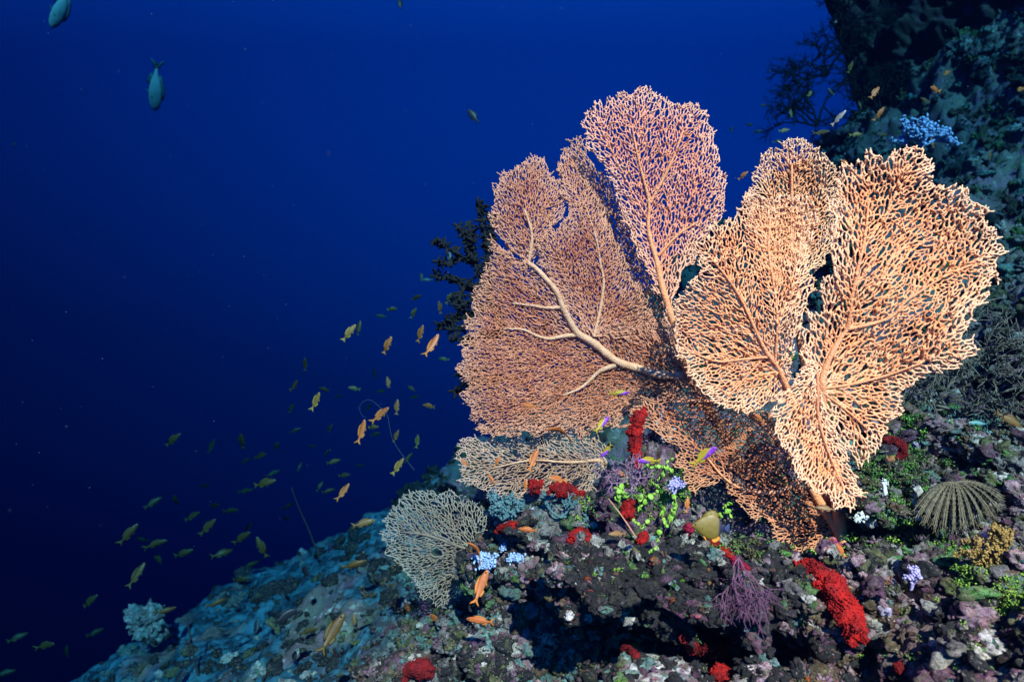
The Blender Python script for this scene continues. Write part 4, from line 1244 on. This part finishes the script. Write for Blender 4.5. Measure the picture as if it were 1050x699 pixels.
# ---- black coral bush behind the left edge of the big fan
def black_bush():
    y = 2.45
    c = pw(560, 470, y)
    root = thing('black_coral', 'black bushy coral behind the left edge of the large salmon fan', 'coral', c, None)
    g = np.random.default_rng(4)
    limbs = [[(560, 470), (545, 400), (520, 340), (500, 300), (488, 270), (478, 245), (470, 232)], [(500, 300), (480, 292), (462, 285), (446, 283)], [(488, 270), (470, 262), (455, 252), (446, 246)],
             [(505, 310), (485, 320), (465, 328), (450, 334)], [(500, 300), (500, 260), (496, 230), (492, 212)], [(478, 292), (470, 305), (462, 312)], [(488, 270), (482, 258), (484, 240), (480, 228)],
             [(520, 340), (495, 345), (475, 352), (462, 345)], [(540, 390), (505, 388), (480, 392), (466, 400)], [(505, 388), (485, 380), (470, 382)], [(500, 260), (505, 240), (503, 222)], [(470, 262), (463, 272), (448, 268)], [(485, 320), (476, 335), (462, 338)], [(496, 300), (486, 305), (472, 318)]]
    out = []
    for lb in limbs:
        q = resample(lb, 3.0)
        n = len(q)
        yy = y + np.cumsum(g.normal(0, .012, n)) * .5
        P = np.array([pw(a, b, d) for (a, b), d in zip(q, yy)]) - np.array(c)
        out.append((P, np.linspace(2.6, 1.3, n) * y / F, np.zeros(n)))
        for k in range(2, n):
            if q[k][0] > 515: continue
            for _ in range(4):
                d = g.normal(size=3); d /= np.linalg.norm(d)
                l = g.uniform(4, 10) * y / F
                s = np.linspace(0, 1, 4)[:, None]
                out.append((P[k] + d * l * s + g.normal(0, .003, (4, 3)) * s, np.array([1.5, 1.5, 1.4, 1.0]) * y / F * g.uniform(.8, 1.3), np.zeros(4)))
    V, q, cp, a = tubes(out, 5)
    obj('branches', mesh_np('branches', V, [q, cp], M_BLACK), root)
black_bush()

# ---- dark bushes along the edge of the far wall
GB = 'dark bushy corals along the edge of the far wall'
for (u, v, y, h, sd, lab) in [(838, 128, 6.2, 60, 31, 'lowest of the dark bushy corals on the left edge of the far wall'), (848, 78, 6.6, 60, 32, 'dark bushy coral midway up the left edge of the far wall'),
                              (868, 30, 6.6, 66, 33, 'topmost dark bushy coral at the left edge of the far wall'), (905, 120, 5.4, 56, 34, 'dark bushy coral on the far wall above the gap between the right fans')]:
    bush('dark_gorgonian', lab, 'coral', u, v, y, h, (M_BLACK,), sd, levels=5, kids=3, dirs=((-.8, -.3, .5), (-.3, -.3, 1), (.6, -.3, .8), (-1, -.3, -.2)), rad_px=1.3, spread=.6, bias=(0, 0, 0), group=GB)

# ---- wire corals, whips and a stick
M_WIRE = mat('dim_wire', (.03, .05, .07), .7, var=(.02, .04, .06), scale=40)
M_DARKW = mat('dark_whip', (.02, .02, .022), .8, var=(.04, .03, .03), scale=40)
M_STICK = mat('orange_stick', (.45, .16, .08), .7, var=(.5, .3, .2), scale=40)
def whip(name, label, cat, pl, y, w, m, group=None, dy=0.0):
    D = smooth_chain(np.array(pl, float), 3)
    n = len(D); yy = y + dy * np.linspace(0, 1, n)
    P = np.array([pw(u, v, d) for (u, v), d in zip(D, yy)])
    c = P[0].copy()
    V, q, cp, a = tubes([(P - c, np.linspace(w, w * .6, n) * y / F, np.zeros(n))], 7)
    o = obj(name, mesh_np(name, V, [q, cp], m)); o.location = c
    return tag(o, label, cat, group)
whip('wire_coral', 'thin dim wire coral curling among the small fish, left of the fans', 'coral', [(425, 482), (414, 468), (408, 460), (402, 450), (399, 436), (398, 426), (392, 420), (384, 412), (378, 409), (371, 412), (368, 419), (371, 426), (375, 428)], 2.6, .32, M_WIRE)
whip('whip_coral', 'thin dark whip coral rising from the upper left edge of the slope', 'coral', [(327, 572), (318, 545), (306, 520), (299, 500)], 4.6, .9, M_DARKW, 'dark whip corals on the left slope')
whip('whip_coral', 'thicker dark whip coral low on the left slope', 'coral', [(206, 700), (200, 680), (196, 655), (191, 632)], 3.7, 1.5, M_DARKW, 'dark whip corals on the left slope')
whip('whip_coral', 'short dark whip coral beside the thicker one on the left slope', 'coral', [(194, 682), (195, 668), (190, 655)], 3.7, 1.1, M_DARKW, 'dark whip corals on the left slope')
whip('sea_whip', 'thin straight orange stick leaning between the red sponges', 'coral', [(651, 549), (640, 532), (631, 520), (624, 511)], 1.79, .9, M_STICK)
# ------------------------------------------------------------------ fish
def fish_mat(name, back, belly, rough=.5):
    m = mat(name, back, rough, var=tuple(c * .8 for c in back), scale=9, attr=('tip', belly), spec=.4)
    return m
FM = dict(
 orange=fish_mat('orange_fish_skin', (.42, .10, .016), (.50, .19, .07)),
 olive=fish_mat('water_dimmed_fish_skin', (.075, .042, .007), (.11, .07, .015)),  # orange fish further off, dimming by the water put into the skin colour
 dark=fish_mat('dark_fish_skin', (.012, .014, .02), (.03, .03, .035)),
 pale=fish_mat('pale_fish_skin', (.50, .30, .22), (.62, .50, .44)),
 yellow=fish_mat('yellow_fish_skin', (.28, .13, .022), (.36, .21, .06)),
 brown=fish_mat('brown_fish_skin', (.20, .10, .03), (.26, .15, .06)),
 teal=fish_mat('blue_green_fish_skin', (.16, .34, .33), (.22, .42, .38)),
 purple=fish_mat('purple_fish_skin', (.26, .04, .50), (.36, .25, .015)),
 angel=fish_mat('olive_yellow_fish_skin', (.15, .115, .014), (.010, .014, .035)))
FM_FIN = {k: mat(k + '_fin', tuple(min(1, c * 1.0) for c in v.node_tree.nodes['Principled BSDF'].inputs['Base Color'].default_value[:3]) if False else
            dict(orange=(.44, .15, .03), olive=(.07, .05, .01), dark=(.012, .014, .02), pale=(.5, .32, .2), yellow=(.36, .22, .04), brown=(.16, .08, .03), teal=(.03, .10, .11), purple=(.34, .24, .015), angel=(.02, .035, .10))[k], .6, spec=.3) for k, v in FM.items()}
M_EYE = mat('fish_eye', (.01, .01, .012), .15, spec=.6)
M_ORG = mat('orange_fin', (.62, .22, .02), .6)

SHAPES = dict(   # x, top, bottom, half width
 slim=[(.50, .006, .006, .005), (.475, .040, .034, .026), (.42, .072, .066, .045), (.32, .105, .10, .060), (.18, .125, .122, .066), (.02, .118, .12, .058), (-.12, .088, .092, .042), (-.23, .056, .058, .026), (-.31, .040, .040, .015), (-.35, .042, .042, .008)],
 deep=[(.50, .010, .010, .006), (.46, .05, .045, .03), (.38, .12, .10, .05), (.26, .23, .20, .07), (.06, .35, .32, .08), (-.08, .36, .34, .07), (-.22, .28, .27, .05), (-.30, .14, .14, .03), (-.35, .07, .07, .014), (-.38, .06, .06, .008)],
 oval=[(.50, .008, .008, .006), (.47, .05, .05, .03), (.40, .11, .10, .05), (.28, .165, .155, .07), (.10, .19, .185, .078), (-.08, .165, .165, .062), (-.22, .10, .10, .04), (-.31, .045, .045, .02), (-.36, .04, .04, .010)],
 long=[(.50, .010, .010, .008), (.47, .05, .055, .03), (.39, .10, .10, .05), (.26, .135, .125, .065), (.08, .14, .13, .068), (-.10, .11, .10, .05), (-.24, .06, .055, .028), (-.34, .026, .026, .013), (-.38, .024, .024, .010)])

def plate(outline, th=.008):
    """a fin: closed outline in x, z given a real thickness, thin at the edge"""
    n = len(outline); o = np.array(outline)
    c = o.mean(0)
    inner = c + (o - c) * .55
    V = np.concatenate([np.column_stack([o[:, 0], np.zeros(n), o[:, 1]]), np.column_stack([inner[:, 0], np.full(n, th), inner[:, 1]]), np.column_stack([inner[:, 0], np.full(n, -th), inner[:, 1]]),
                        [[c[0], th, c[1]], [c[0], -th, c[1]]]])
    i = np.arange(n); j = (i + 1) % n
    return V, [np.concatenate([np.stack([i, j, n + j], 1), np.stack([i, n + j, n + i], 1), np.stack([j, i, 2 * n + i], 1), np.stack([j, 2 * n + i, 2 * n + j], 1),
                               np.stack([n + i, n + j, np.full(n, 3 * n)], 1), np.stack([2 * n + j, 2 * n + i, np.full(n, 3 * n + 1)], 1)])]

def bend_v(V, b):
    V = np.array(V, float)
    V[:, 1] += b * (V[:, 0] - .1) ** 2 * np.sign(.1 - V[:, 0] + 1e-9) * (V[:, 0] < .1) + b * .5 * np.clip(V[:, 0] - .1, 0, 1) ** 2
    return V

def fish_parts(shape, kind, b):
    S = np.array(SHAPES[shape])
    x = np.linspace(.5, S[-1, 0], 26)
    P = [np.interp(x[::-1], S[::-1, 0], S[::-1, k])[::-1] for k in (1, 2, 3)]
    K = 16; a = np.arange(K) * 2 * math.pi / K
    Z = np.where(np.sin(a)[None] > 0, P[0][:, None], P[1][:, None]) * np.sin(a)[None]
    Yv = P[2][:, None] * np.cos(a)[None] * (1 - .15 * np.abs(np.sin(a)[None]))
    V = np.stack([np.repeat(x[:, None], K, 1), Yv, Z], -1).reshape(-1, 3)
    V = np.concatenate([V, [[x[0] + .004, 0, 0], [x[-1] - .004, 0, 0]]])
    i = np.arange(25)[:, None] * K; k = np.arange(K)[None]; k2 = (k + 1) % K
    q = np.stack([i + k, i + K + k, i + K + k2, i + k2], -1).reshape(-1, 4)
    kk = np.arange(K)
    c1 = np.stack([kk, (kk + 1) % K, np.full(K, 26 * K)], 1); c2 = np.stack([(kk + 1) % K + 25 * K, kk + 25 * K, np.full(K, 26 * K + 1)], 1)
    if kind == 'purple':
        t = np.clip((V[:, 2] + .03 - (V[:, 0] - .05) * .35) * 22, 0, 1)
    elif kind == 'angel':
        t = np.clip((-.20 - V[:, 0]) * 18, 0, 1)
    else:
        t = np.clip(-V[:, 2] * 5 + .25, 0, 1) * .8 + np.clip((V[:, 0] - .34) * 6, 0, 1) * .4
        t = np.clip(t, 0, 1)
    out = [('body', bend_v(V, b), [q, np.concatenate([c1, c2])], FM[kind], t)]
    fm = FM_FIN[kind]
    h = {'slim': .15, 'deep': .16, 'oval': .15, 'long': .13}[shape]
    e = S[-1, 0]
    if shape == 'deep': tail = [(e + .02, .055), (e - .07, .12), (e - .13, .15), (e - .13, .0), (e - .13, -.15), (e - .07, -.12), (e + .02, -.055)]
    else: tail = [(e + .02, .034), (e - .06, .075), (e - .13, h * .95), (e - .20, h * 1.15), (e - .14, h * .62), (e - .09, 0), (e - .14, -h * .62), (e - .20, -h * 1.15), (e - .13, -h * .95), (e - .06, -.075), (e + .02, -.034)]
    V, f = plate(tail, .010); out.append(('tail_fin', bend_v(V, b), f, fm, None))
    top = lambda xx: float(np.interp(xx, S[::-1, 0], S[::-1, 1])); bot = lambda xx: -float(np.interp(xx, S[::-1, 0], S[::-1, 2]))
    fh = .065 if shape != 'deep' else .10
    xs = np.linspace(.26, -.24, 7)
    dor = [(xx, top(xx) - .015) for xx in xs][::-1] + [(xx - .03, top(xx) + fh * (0.35 + .65 * math.sin(.5 + 2.2 * i / 6))) for i, xx in enumerate(xs)]
    V, f = plate(dor, .007); out.append(('dorsal_fin', bend_v(V, b), f, FM['angel'] if kind == 'angel' else fm, None))
    xs = np.linspace(-.04, -.25, 5)
    an = [(xx, bot(xx) + .012) for xx in xs] + [(xx - .035, bot(xx) - fh * (.4 + .6 * math.sin(.8 + 1.8 * i / 4))) for i, xx in list(enumerate(xs))[::-1]]
    V, f = plate(an, .006); out.append(('anal_fin', bend_v(V, b), f, M_ORG if kind == 'angel' else fm, None))
    for sg in (1, -1):
        V, f = plate([(.24, -.03), (.20, .0), (.10, .0), (.06, -.05), (.12, -.09), (.20, -.07)], .005)
        wd = float(np.interp(.22, S[::-1, 0], S[::-1, 3]))
        V = V @ np.array(Matrix.Rotation(R(22 * sg), 3, 'Z')).T; V[:, 1] += sg * (wd * .95) - .22 * math.sin(R(22 * sg))
        out.append(('pectoral_fin', bend_v(V, b), f, fm, None))
        wd = float(np.interp(.40, S[::-1, 0], S[::-1, 3])); zt = top(.40) * .38
        W, Fc = ICO[2]
        out.append(('eye', bend_v(W * np.array([.022, .012, .022]) * (.8 if shape == 'long' else 1.25) + np.array([.40, sg * wd * .86, zt]), b), [Fc], M_EYE, None))
    V, f = plate([(.20, bot(.2) + .02), (.12, bot(.12) + .02), (.04, bot(.06) - fh * 1.1), (.10, bot(.1) - fh * .7)], .006)
    out.append(('pelvic_fin', bend_v(V, b), f, M_ORG if kind == 'angel' else fm, None))
    return out

_cache = {}
def fish_data(shape, kind, b, whole):
    key = (shape, kind, b, whole)
    if key in _cache: return _cache[key]
    parts = fish_parts(shape, kind, b)
    if not whole:
        res = [(n, mesh_np(n, V, f, m, attrs={'tip': ('FLOAT', t)} if t is not None else None)) for n, V, f, m, t in parts]
    else:
        Vs, Fs, mi, ts, off, mats = [], [], [], [], 0, []
        for n, V, f, m, t in parts:
            if m not in mats: mats.append(m)
            for ff in f:
                Fs.append(ff + off); mi += [mats.index(m)] * len(ff)
            Vs.append(V); ts.append(t if t is not None else np.zeros(len(V))); off += len(V)
        res = mesh_np('fish', np.concatenate(Vs), Fs, mats, attrs={'tip': ('FLOAT', np.concatenate(ts))}, fmat=mi)
    _cache[key] = res
    return res

def swim(u, v, px, ang, kind, shape='slim', y=None, L0=.085, bend=None, yaw=None, seed=0, clear=.12, roll=None):
    g = np.random.default_rng(seed + 1000)
    psi = R(g.uniform(-38, 38)) if yaw is None else R(yaw)
    Lpx = px / max(.6, math.cos(psi)) * .94
    if y is None: y = F * L0 / Lpx
    hit, _ = at(u, v)
    if hit is not None and y > hit.y - clear: y = max(.7, hit.y - clear)
    Lr = Lpx * y / F
    a = R(ang)
    hd = Vector((math.cos(a) * math.cos(psi), math.sin(psi), math.sin(a) * math.cos(psi)))
    up = Vector((0, 0, 1)) if abs(math.sin(a)) < .8 else Vector((-1 if math.cos(a) >= 0 else 1, 0, .45))
    zz = (up - hd * up.dot(hd)).normalized()
    yv = zz.cross(hd)
    M = Matrix((hd, yv, zz)).transposed().to_4x4() @ Matrix.Rotation(R(g.uniform(-22, 22) if roll is None else roll), 4, 'X')
    b = (float(g.choice([-.35, 0, .35])) if bend is None else bend)
    whole = px < 13.5
    d = fish_data(shape, kind, b, whole)
    if whole:
        o = obj('fish', d)
    else:
        o = bpy.data.objects.new('fish', None); o.empty_display_size = .05; C.objects.link(o)
        for n, me in d: obj(n, me, o)
    o.matrix_world = Matrix.Translation(pw(u, v, y)) @ M @ Matrix.Scale(Lr, 4)
    o['category'] = 'fish'
    return o

FISH = [
 # u, v, length px, heading degrees, kind, region
 (358,341,23,52,'yellow','M'),(368,336,17,80,'olive','M'),(397,354,22,62,'orange','M'),(431,342,20,70,'orange','M'),(443,354,28,60,'orange','M'),(402,317,12,5,'yellow','M'),
 (391,324,12,172,'olive','M'),(427,305,13,22,'olive','M'),(424,321,13,58,'yellow','M'),(313,373,14,82,'olive','M'),(302,395,15,50,'olive','M'),(324,411,22,63,'yellow','M'),
 (299,418,12,60,'olive','M'),(333,399,14,170,'olive','M'),(347,406,9,20,'olive','M'),(363,398,13,168,'yellow','M'),(384,382,10,90,'olive','M'),(398,392,13,105,'orange','M'),
 (390,425,25,40,'orange','M'),(371,442,27,74,'orange','M'),(407,417,17,86,'orange','M'),(406,447,15,66,'orange','M'),(383,438,13,10,'yellow','M'),(385,445,12,22,'olive','M'),
 (428,452,15,82,'yellow','M'),(419,469,13,52,'olive','M'),(408,478,22,55,'yellow','M'),(352,504,22,54,'orange','M'),(440,416,15,174,'orange','M'),(422,398,10,150,'orange','M'),
 (338,439,12,55,'olive','M'),(303,441,12,20,'olive','M'),(342,473,14,12,'olive','M'),(335,464,9,50,'olive','M'),(307,478,9,70,'olive','M'),(320,457,9,0,'olive','M'),
 (378,417,10,60,'olive','M'),(353,487,14,10,'olive','M'),(369,477,9,2,'olive','M'),(328,498,11,60,'olive','M'),(337,503,13,12,'olive','M'),(390,401,9,4,'olive','M'),(425,407,10,12,'olive','M'),
 (267,467,17,20,'olive','L'),(283,458,15,50,'olive','L'),(252,472,11,30,'olive','L'),(248,452,18,84,'olive','L'),(217,457,16,70,'olive','L'),(177,451,23,40,'olive','L'),
 (271,495,27,15,'olive','L'),(252,503,16,10,'olive','L'),(280,485,15,22,'olive','L'),(209,498,12,10,'olive','L'),(157,515,18,35,'olive','L'),(180,513,14,84,'olive','L'),
 (132,547,27,50,'olive','L'),(160,557,24,16,'olive','L'),(146,553,13,160,'olive','L'),(197,529,20,30,'olive','L'),(213,540,24,46,'olive','L'),(248,551,24,34,'olive','L'),
 (268,561,26,112,'olive','L'),(188,567,22,20,'olive','L'),(163,573,16,170,'olive','L'),(140,589,28,60,'olive','L'),(228,567,18,12,'olive','L'),(237,523,17,5,'olive','L'),
 (257,579,16,20,'olive','L'),(247,594,20,10,'olive','L'),(295,519,11,30,'olive','L'),(293,531,11,2,'olive','L'),(220,518,14,10,'olive','L'),(255,540,13,60,'olive','L'),
 (92,616,22,40,'olive','L'),(98,648,14,20,'olive','L'),(47,661,24,15,'olive','L'),(68,668,16,80,'olive','L'),(18,653,17,20,'olive','L'),(6,689,16,4,'olive','L'),(170,626,18,10,'olive','S'),(222,618,18,20,'olive','S'),
 (243,621,14,150,'dark','S'),(293,631,25,26,'dark','S'),(278,629,17,12,'dark','S'),(293,606,15,140,'dark','S'),(263,643,14,102,'dark','S'),(317,646,22,15,'olive','S'),
 (302,673,14,78,'dark','S'),(230,649,11,8,'dark','S'),(180,679,12,20,'dark','S'),(185,693,18,62,'dark','S'),(313,586,18,76,'dark','S'),(303,594,9,20,'dark','S'),
 (341,648,42,58,'olive','S'),(363,636,16,104,'brown','S'),(410,571,28,62,'brown','S'),(363,579,28,16,'olive','S'),(373,536,25,14,'brown','S'),(418,624,18,112,'orange','S'),(445,633,14,122,'orange','S'),
 (461,264,14,88,'pale','B'),(432,284,10,100,'yellow','B'),(438,287,11,178,'pale','B'),(451,315,14,96,'orange','B'),(460,306,13,62,'yellow','B'),(455,368,12,172,'yellow','B'),
 (543,416,17,172,'orange','F'),(573,440,28,174,'orange','F'),(547,471,26,66,'orange','F'),(510,473,13,62,'orange','F'),(504,491,13,130,'orange','F'),(476,474,11,140,'orange','F'),
 (636,485,14,152,'orange','F'),(572,491,21,166,'orange','F'),(539,497,14,82,'orange','F'),(541,543,21,176,'orange','F'),(633,547,20,178,'brown','F'),(705,517,17,82,'orange','F'),
 (489,562,26,140,'orange','F'),(493,601,36,66,'orange','F'),(492,636,30,178,'orange','F'),(778,428,14,140,'orange','F'),(846,521,20,176,'brown','F'),(862,564,17,122,'orange','F'),
 (617,435,23,46,'purple','F'),(622,462,19,232,'purple','F'),(665,472,25,178,'purple','F'),(722,467,32,40,'purple','F'),(635,403,22,2,'purple','F'),
 (1034,430,32,-32,'brown','R'),(1003,434,22,176,'teal','R'),
 (897,95,18,50,'orange','W'),(860,121,17,50,'pale','W'),(902,117,18,56,'orange','W'),(804,134,13,10,'yellow','W'),(811,116,10,90,'yellow','W'),(831,96,10,50,'yellow','W'),
 (852,94,10,150,'yellow','W'),(878,138,14,5,'yellow','W'),(905,138,13,2,'olive','W'),(842,136,15,2,'olive','W'),(872,69,11,76,'yellow','W'),(958,92,16,176,'orange','W'),(971,75,13,30,'orange','W'),
 (1046,92,15,20,'orange','W'),(948,103,11,150,'orange','W'),(907,7,7,50,'pale','W'),(857,23,7,40,'pale','W'),(882,107,10,90,'olive','W'),(956,146,13,100,'orange','W'),(1015,159,10,95,'orange','W'),(941,129,10,30,'orange','W'),
 (867,168,15,150,'orange','W'),(762,180,12,40,'orange','W'),(750,133,8,90,'olive','W'),(777,135,10,10,'olive','W'),(782,108,9,20,'olive','W'),(768,128,9,2,'olive','W'),(797,145,8,8,'yellow','W'),
]
REG = dict(M='in the middle shoal', L='in the lower left shoal', S='over the left slope', B='beside the black coral', F='in front of the fans', R='over the right slope', W='by the far reef wall')
HEAD = ['right', 'up and right', 'straight up', 'up and left', 'left', 'down and left', 'straight down', 'down and right']
GRP = dict(M='shoal of small fish left of the fans', L='dim shoal off the left slope', S='fish over the left slope', B='fish beside the black coral', F='fish in front of the fans', R='fish over the right slope', W='fish by the far reef wall')
FY = {(543,416): 1.98, (573,440): 1.90, (547,471): 1.92, (510,473): 1.98, (504,491): 1.98, (476,474): 2.0, (636,485): 1.82, (572,491): 1.86, (539,497): 1.92, (541,543): 1.88, (633,547): 1.72, (705,517): 1.74, (489,562): 1.90,
      (493,601): 1.78, (492,636): 1.72, (778,428): 1.66, (846,521): 1.60, (862,564): 1.60, (617,435): 1.88, (622,462): 1.86, (665,472): 1.78, (722,467): 1.74, (635,403): 1.98, (867,168): 2.2, (762,180): 2.6}
def size_word(px): return 'tiny' if px < 10.5 else 'small' if px < 16 else 'medium' if px < 24 else 'large'
desc = []
for k, (u, v, px, ang, kind, reg) in enumerate(FISH):
    word = {'purple': 'purple and yellow', 'teal': 'blue green', 'pale': 'pale pink'}.get(kind, kind)
    h = HEAD[int(((ang % 360) + 22.5) // 45) % 8]
    desc.append((f'{size_word(px)} {word} fish heading {h} {REG[reg]}', u))
ORD = ['leftmost', 'second', 'third', 'fourth', 'fifth', 'sixth', 'seventh', 'eighth', 'ninth', 'tenth', 'eleventh', 'twelfth', 'thirteenth', 'fourteenth', 'fifteenth', 'sixteenth']
from collections import defaultdict
same = defaultdict(list)
for k, (d, u) in enumerate(desc): same[d].append((u, k))
label = {}
for d, ks in same.items():
    ks.sort()
    for i, (u, k) in enumerate(ks):
        if len(ks) == 1: label[k] = d
        elif i == 0: label[k] = d + ', leftmost of them'
        elif i == len(ks) - 1: label[k] = d + ', rightmost of them'
        else: label[k] = d + f', {ORD[i]} from left'
for k, (u, v, px, ang, kind, reg) in enumerate(FISH):
    kw = {}
    if (u, v) in FY: kw['y'] = FY[(u, v)]
    if px > 18 or reg == 'F': kw['yaw'] = float(np.random.default_rng(k).uniform(-20, 20))
    if (u, v) in ((573, 440), (489, 562)): kw.update(bend=1.3, roll=-55, yaw=0)
    shp = 'oval' if kind == 'dark' else 'slim'
    o = swim(u, v, px, ang, kind, shp, seed=k, L0=(.15 if reg == 'L' else .07 if reg == 'W' else .095) if px < 40 else .12, **kw)
    o['label'] = label[k]; o['group'] = GRP[reg]

o = swim(62, 8, 48, 237, 'teal', 'long', y=7.5, seed=501, yaw=12, bend=.2); o['label'] = 'large blue green fish cut by the top edge, swimming down at far left'
o = swim(159, 90, 46, 255, 'teal', 'long', y=8.5, seed=502, yaw=25, bend=.3); o['label'] = 'slender blue green fish heading down in open water, below the cut off one'
o = swim(410, 4, 14, 100, 'dark', 'oval', y=5.0, seed=503, yaw=20); o['label'] = 'small dark fish at the top edge in open water'
o = swim(485, 119, 19, 128, 'dark', 'oval', y=3.4, seed=504, yaw=10); o['label'] = 'dark oval fish alone in open water, left of the tall pink fan'
o = swim(14, 148, 6, 80, 'dark', 'oval', y=7.0, seed=505); o['label'] = 'tiny black fish speck in open water at the far left edge'
o = swim(728, 540, 40, 176, 'angel', 'deep', y=1.46, seed=506, yaw=4, bend=0.1, roll=4, clear=.06); o['label'] = 'deep bodied olive yellow fish with dark tail, above the dark hollow'

# ------------------------------------------------------------------ drifting specks
def specks():
    g = np.random.default_rng(9)
    V0, F0 = ICO[1]
    Vs, Fs = [], []
    for k in range(260):
        y = g.uniform(.6, 4.5)
        c = np.array(pw(g.uniform(-40, 1090), g.uniform(-30, 560), y))
        Vs.append(V0 * g.uniform(.0003, .0006) * y * g.uniform(.6, 1.3, 3) + c); Fs.append(F0 + k * len(V0))
    obj('drifting_specks', mesh_np('drifting_specks', np.concatenate(Vs), Fs, mat('pale_speck', (.10, .16, .20), .8)), kind='stuff')
specks()
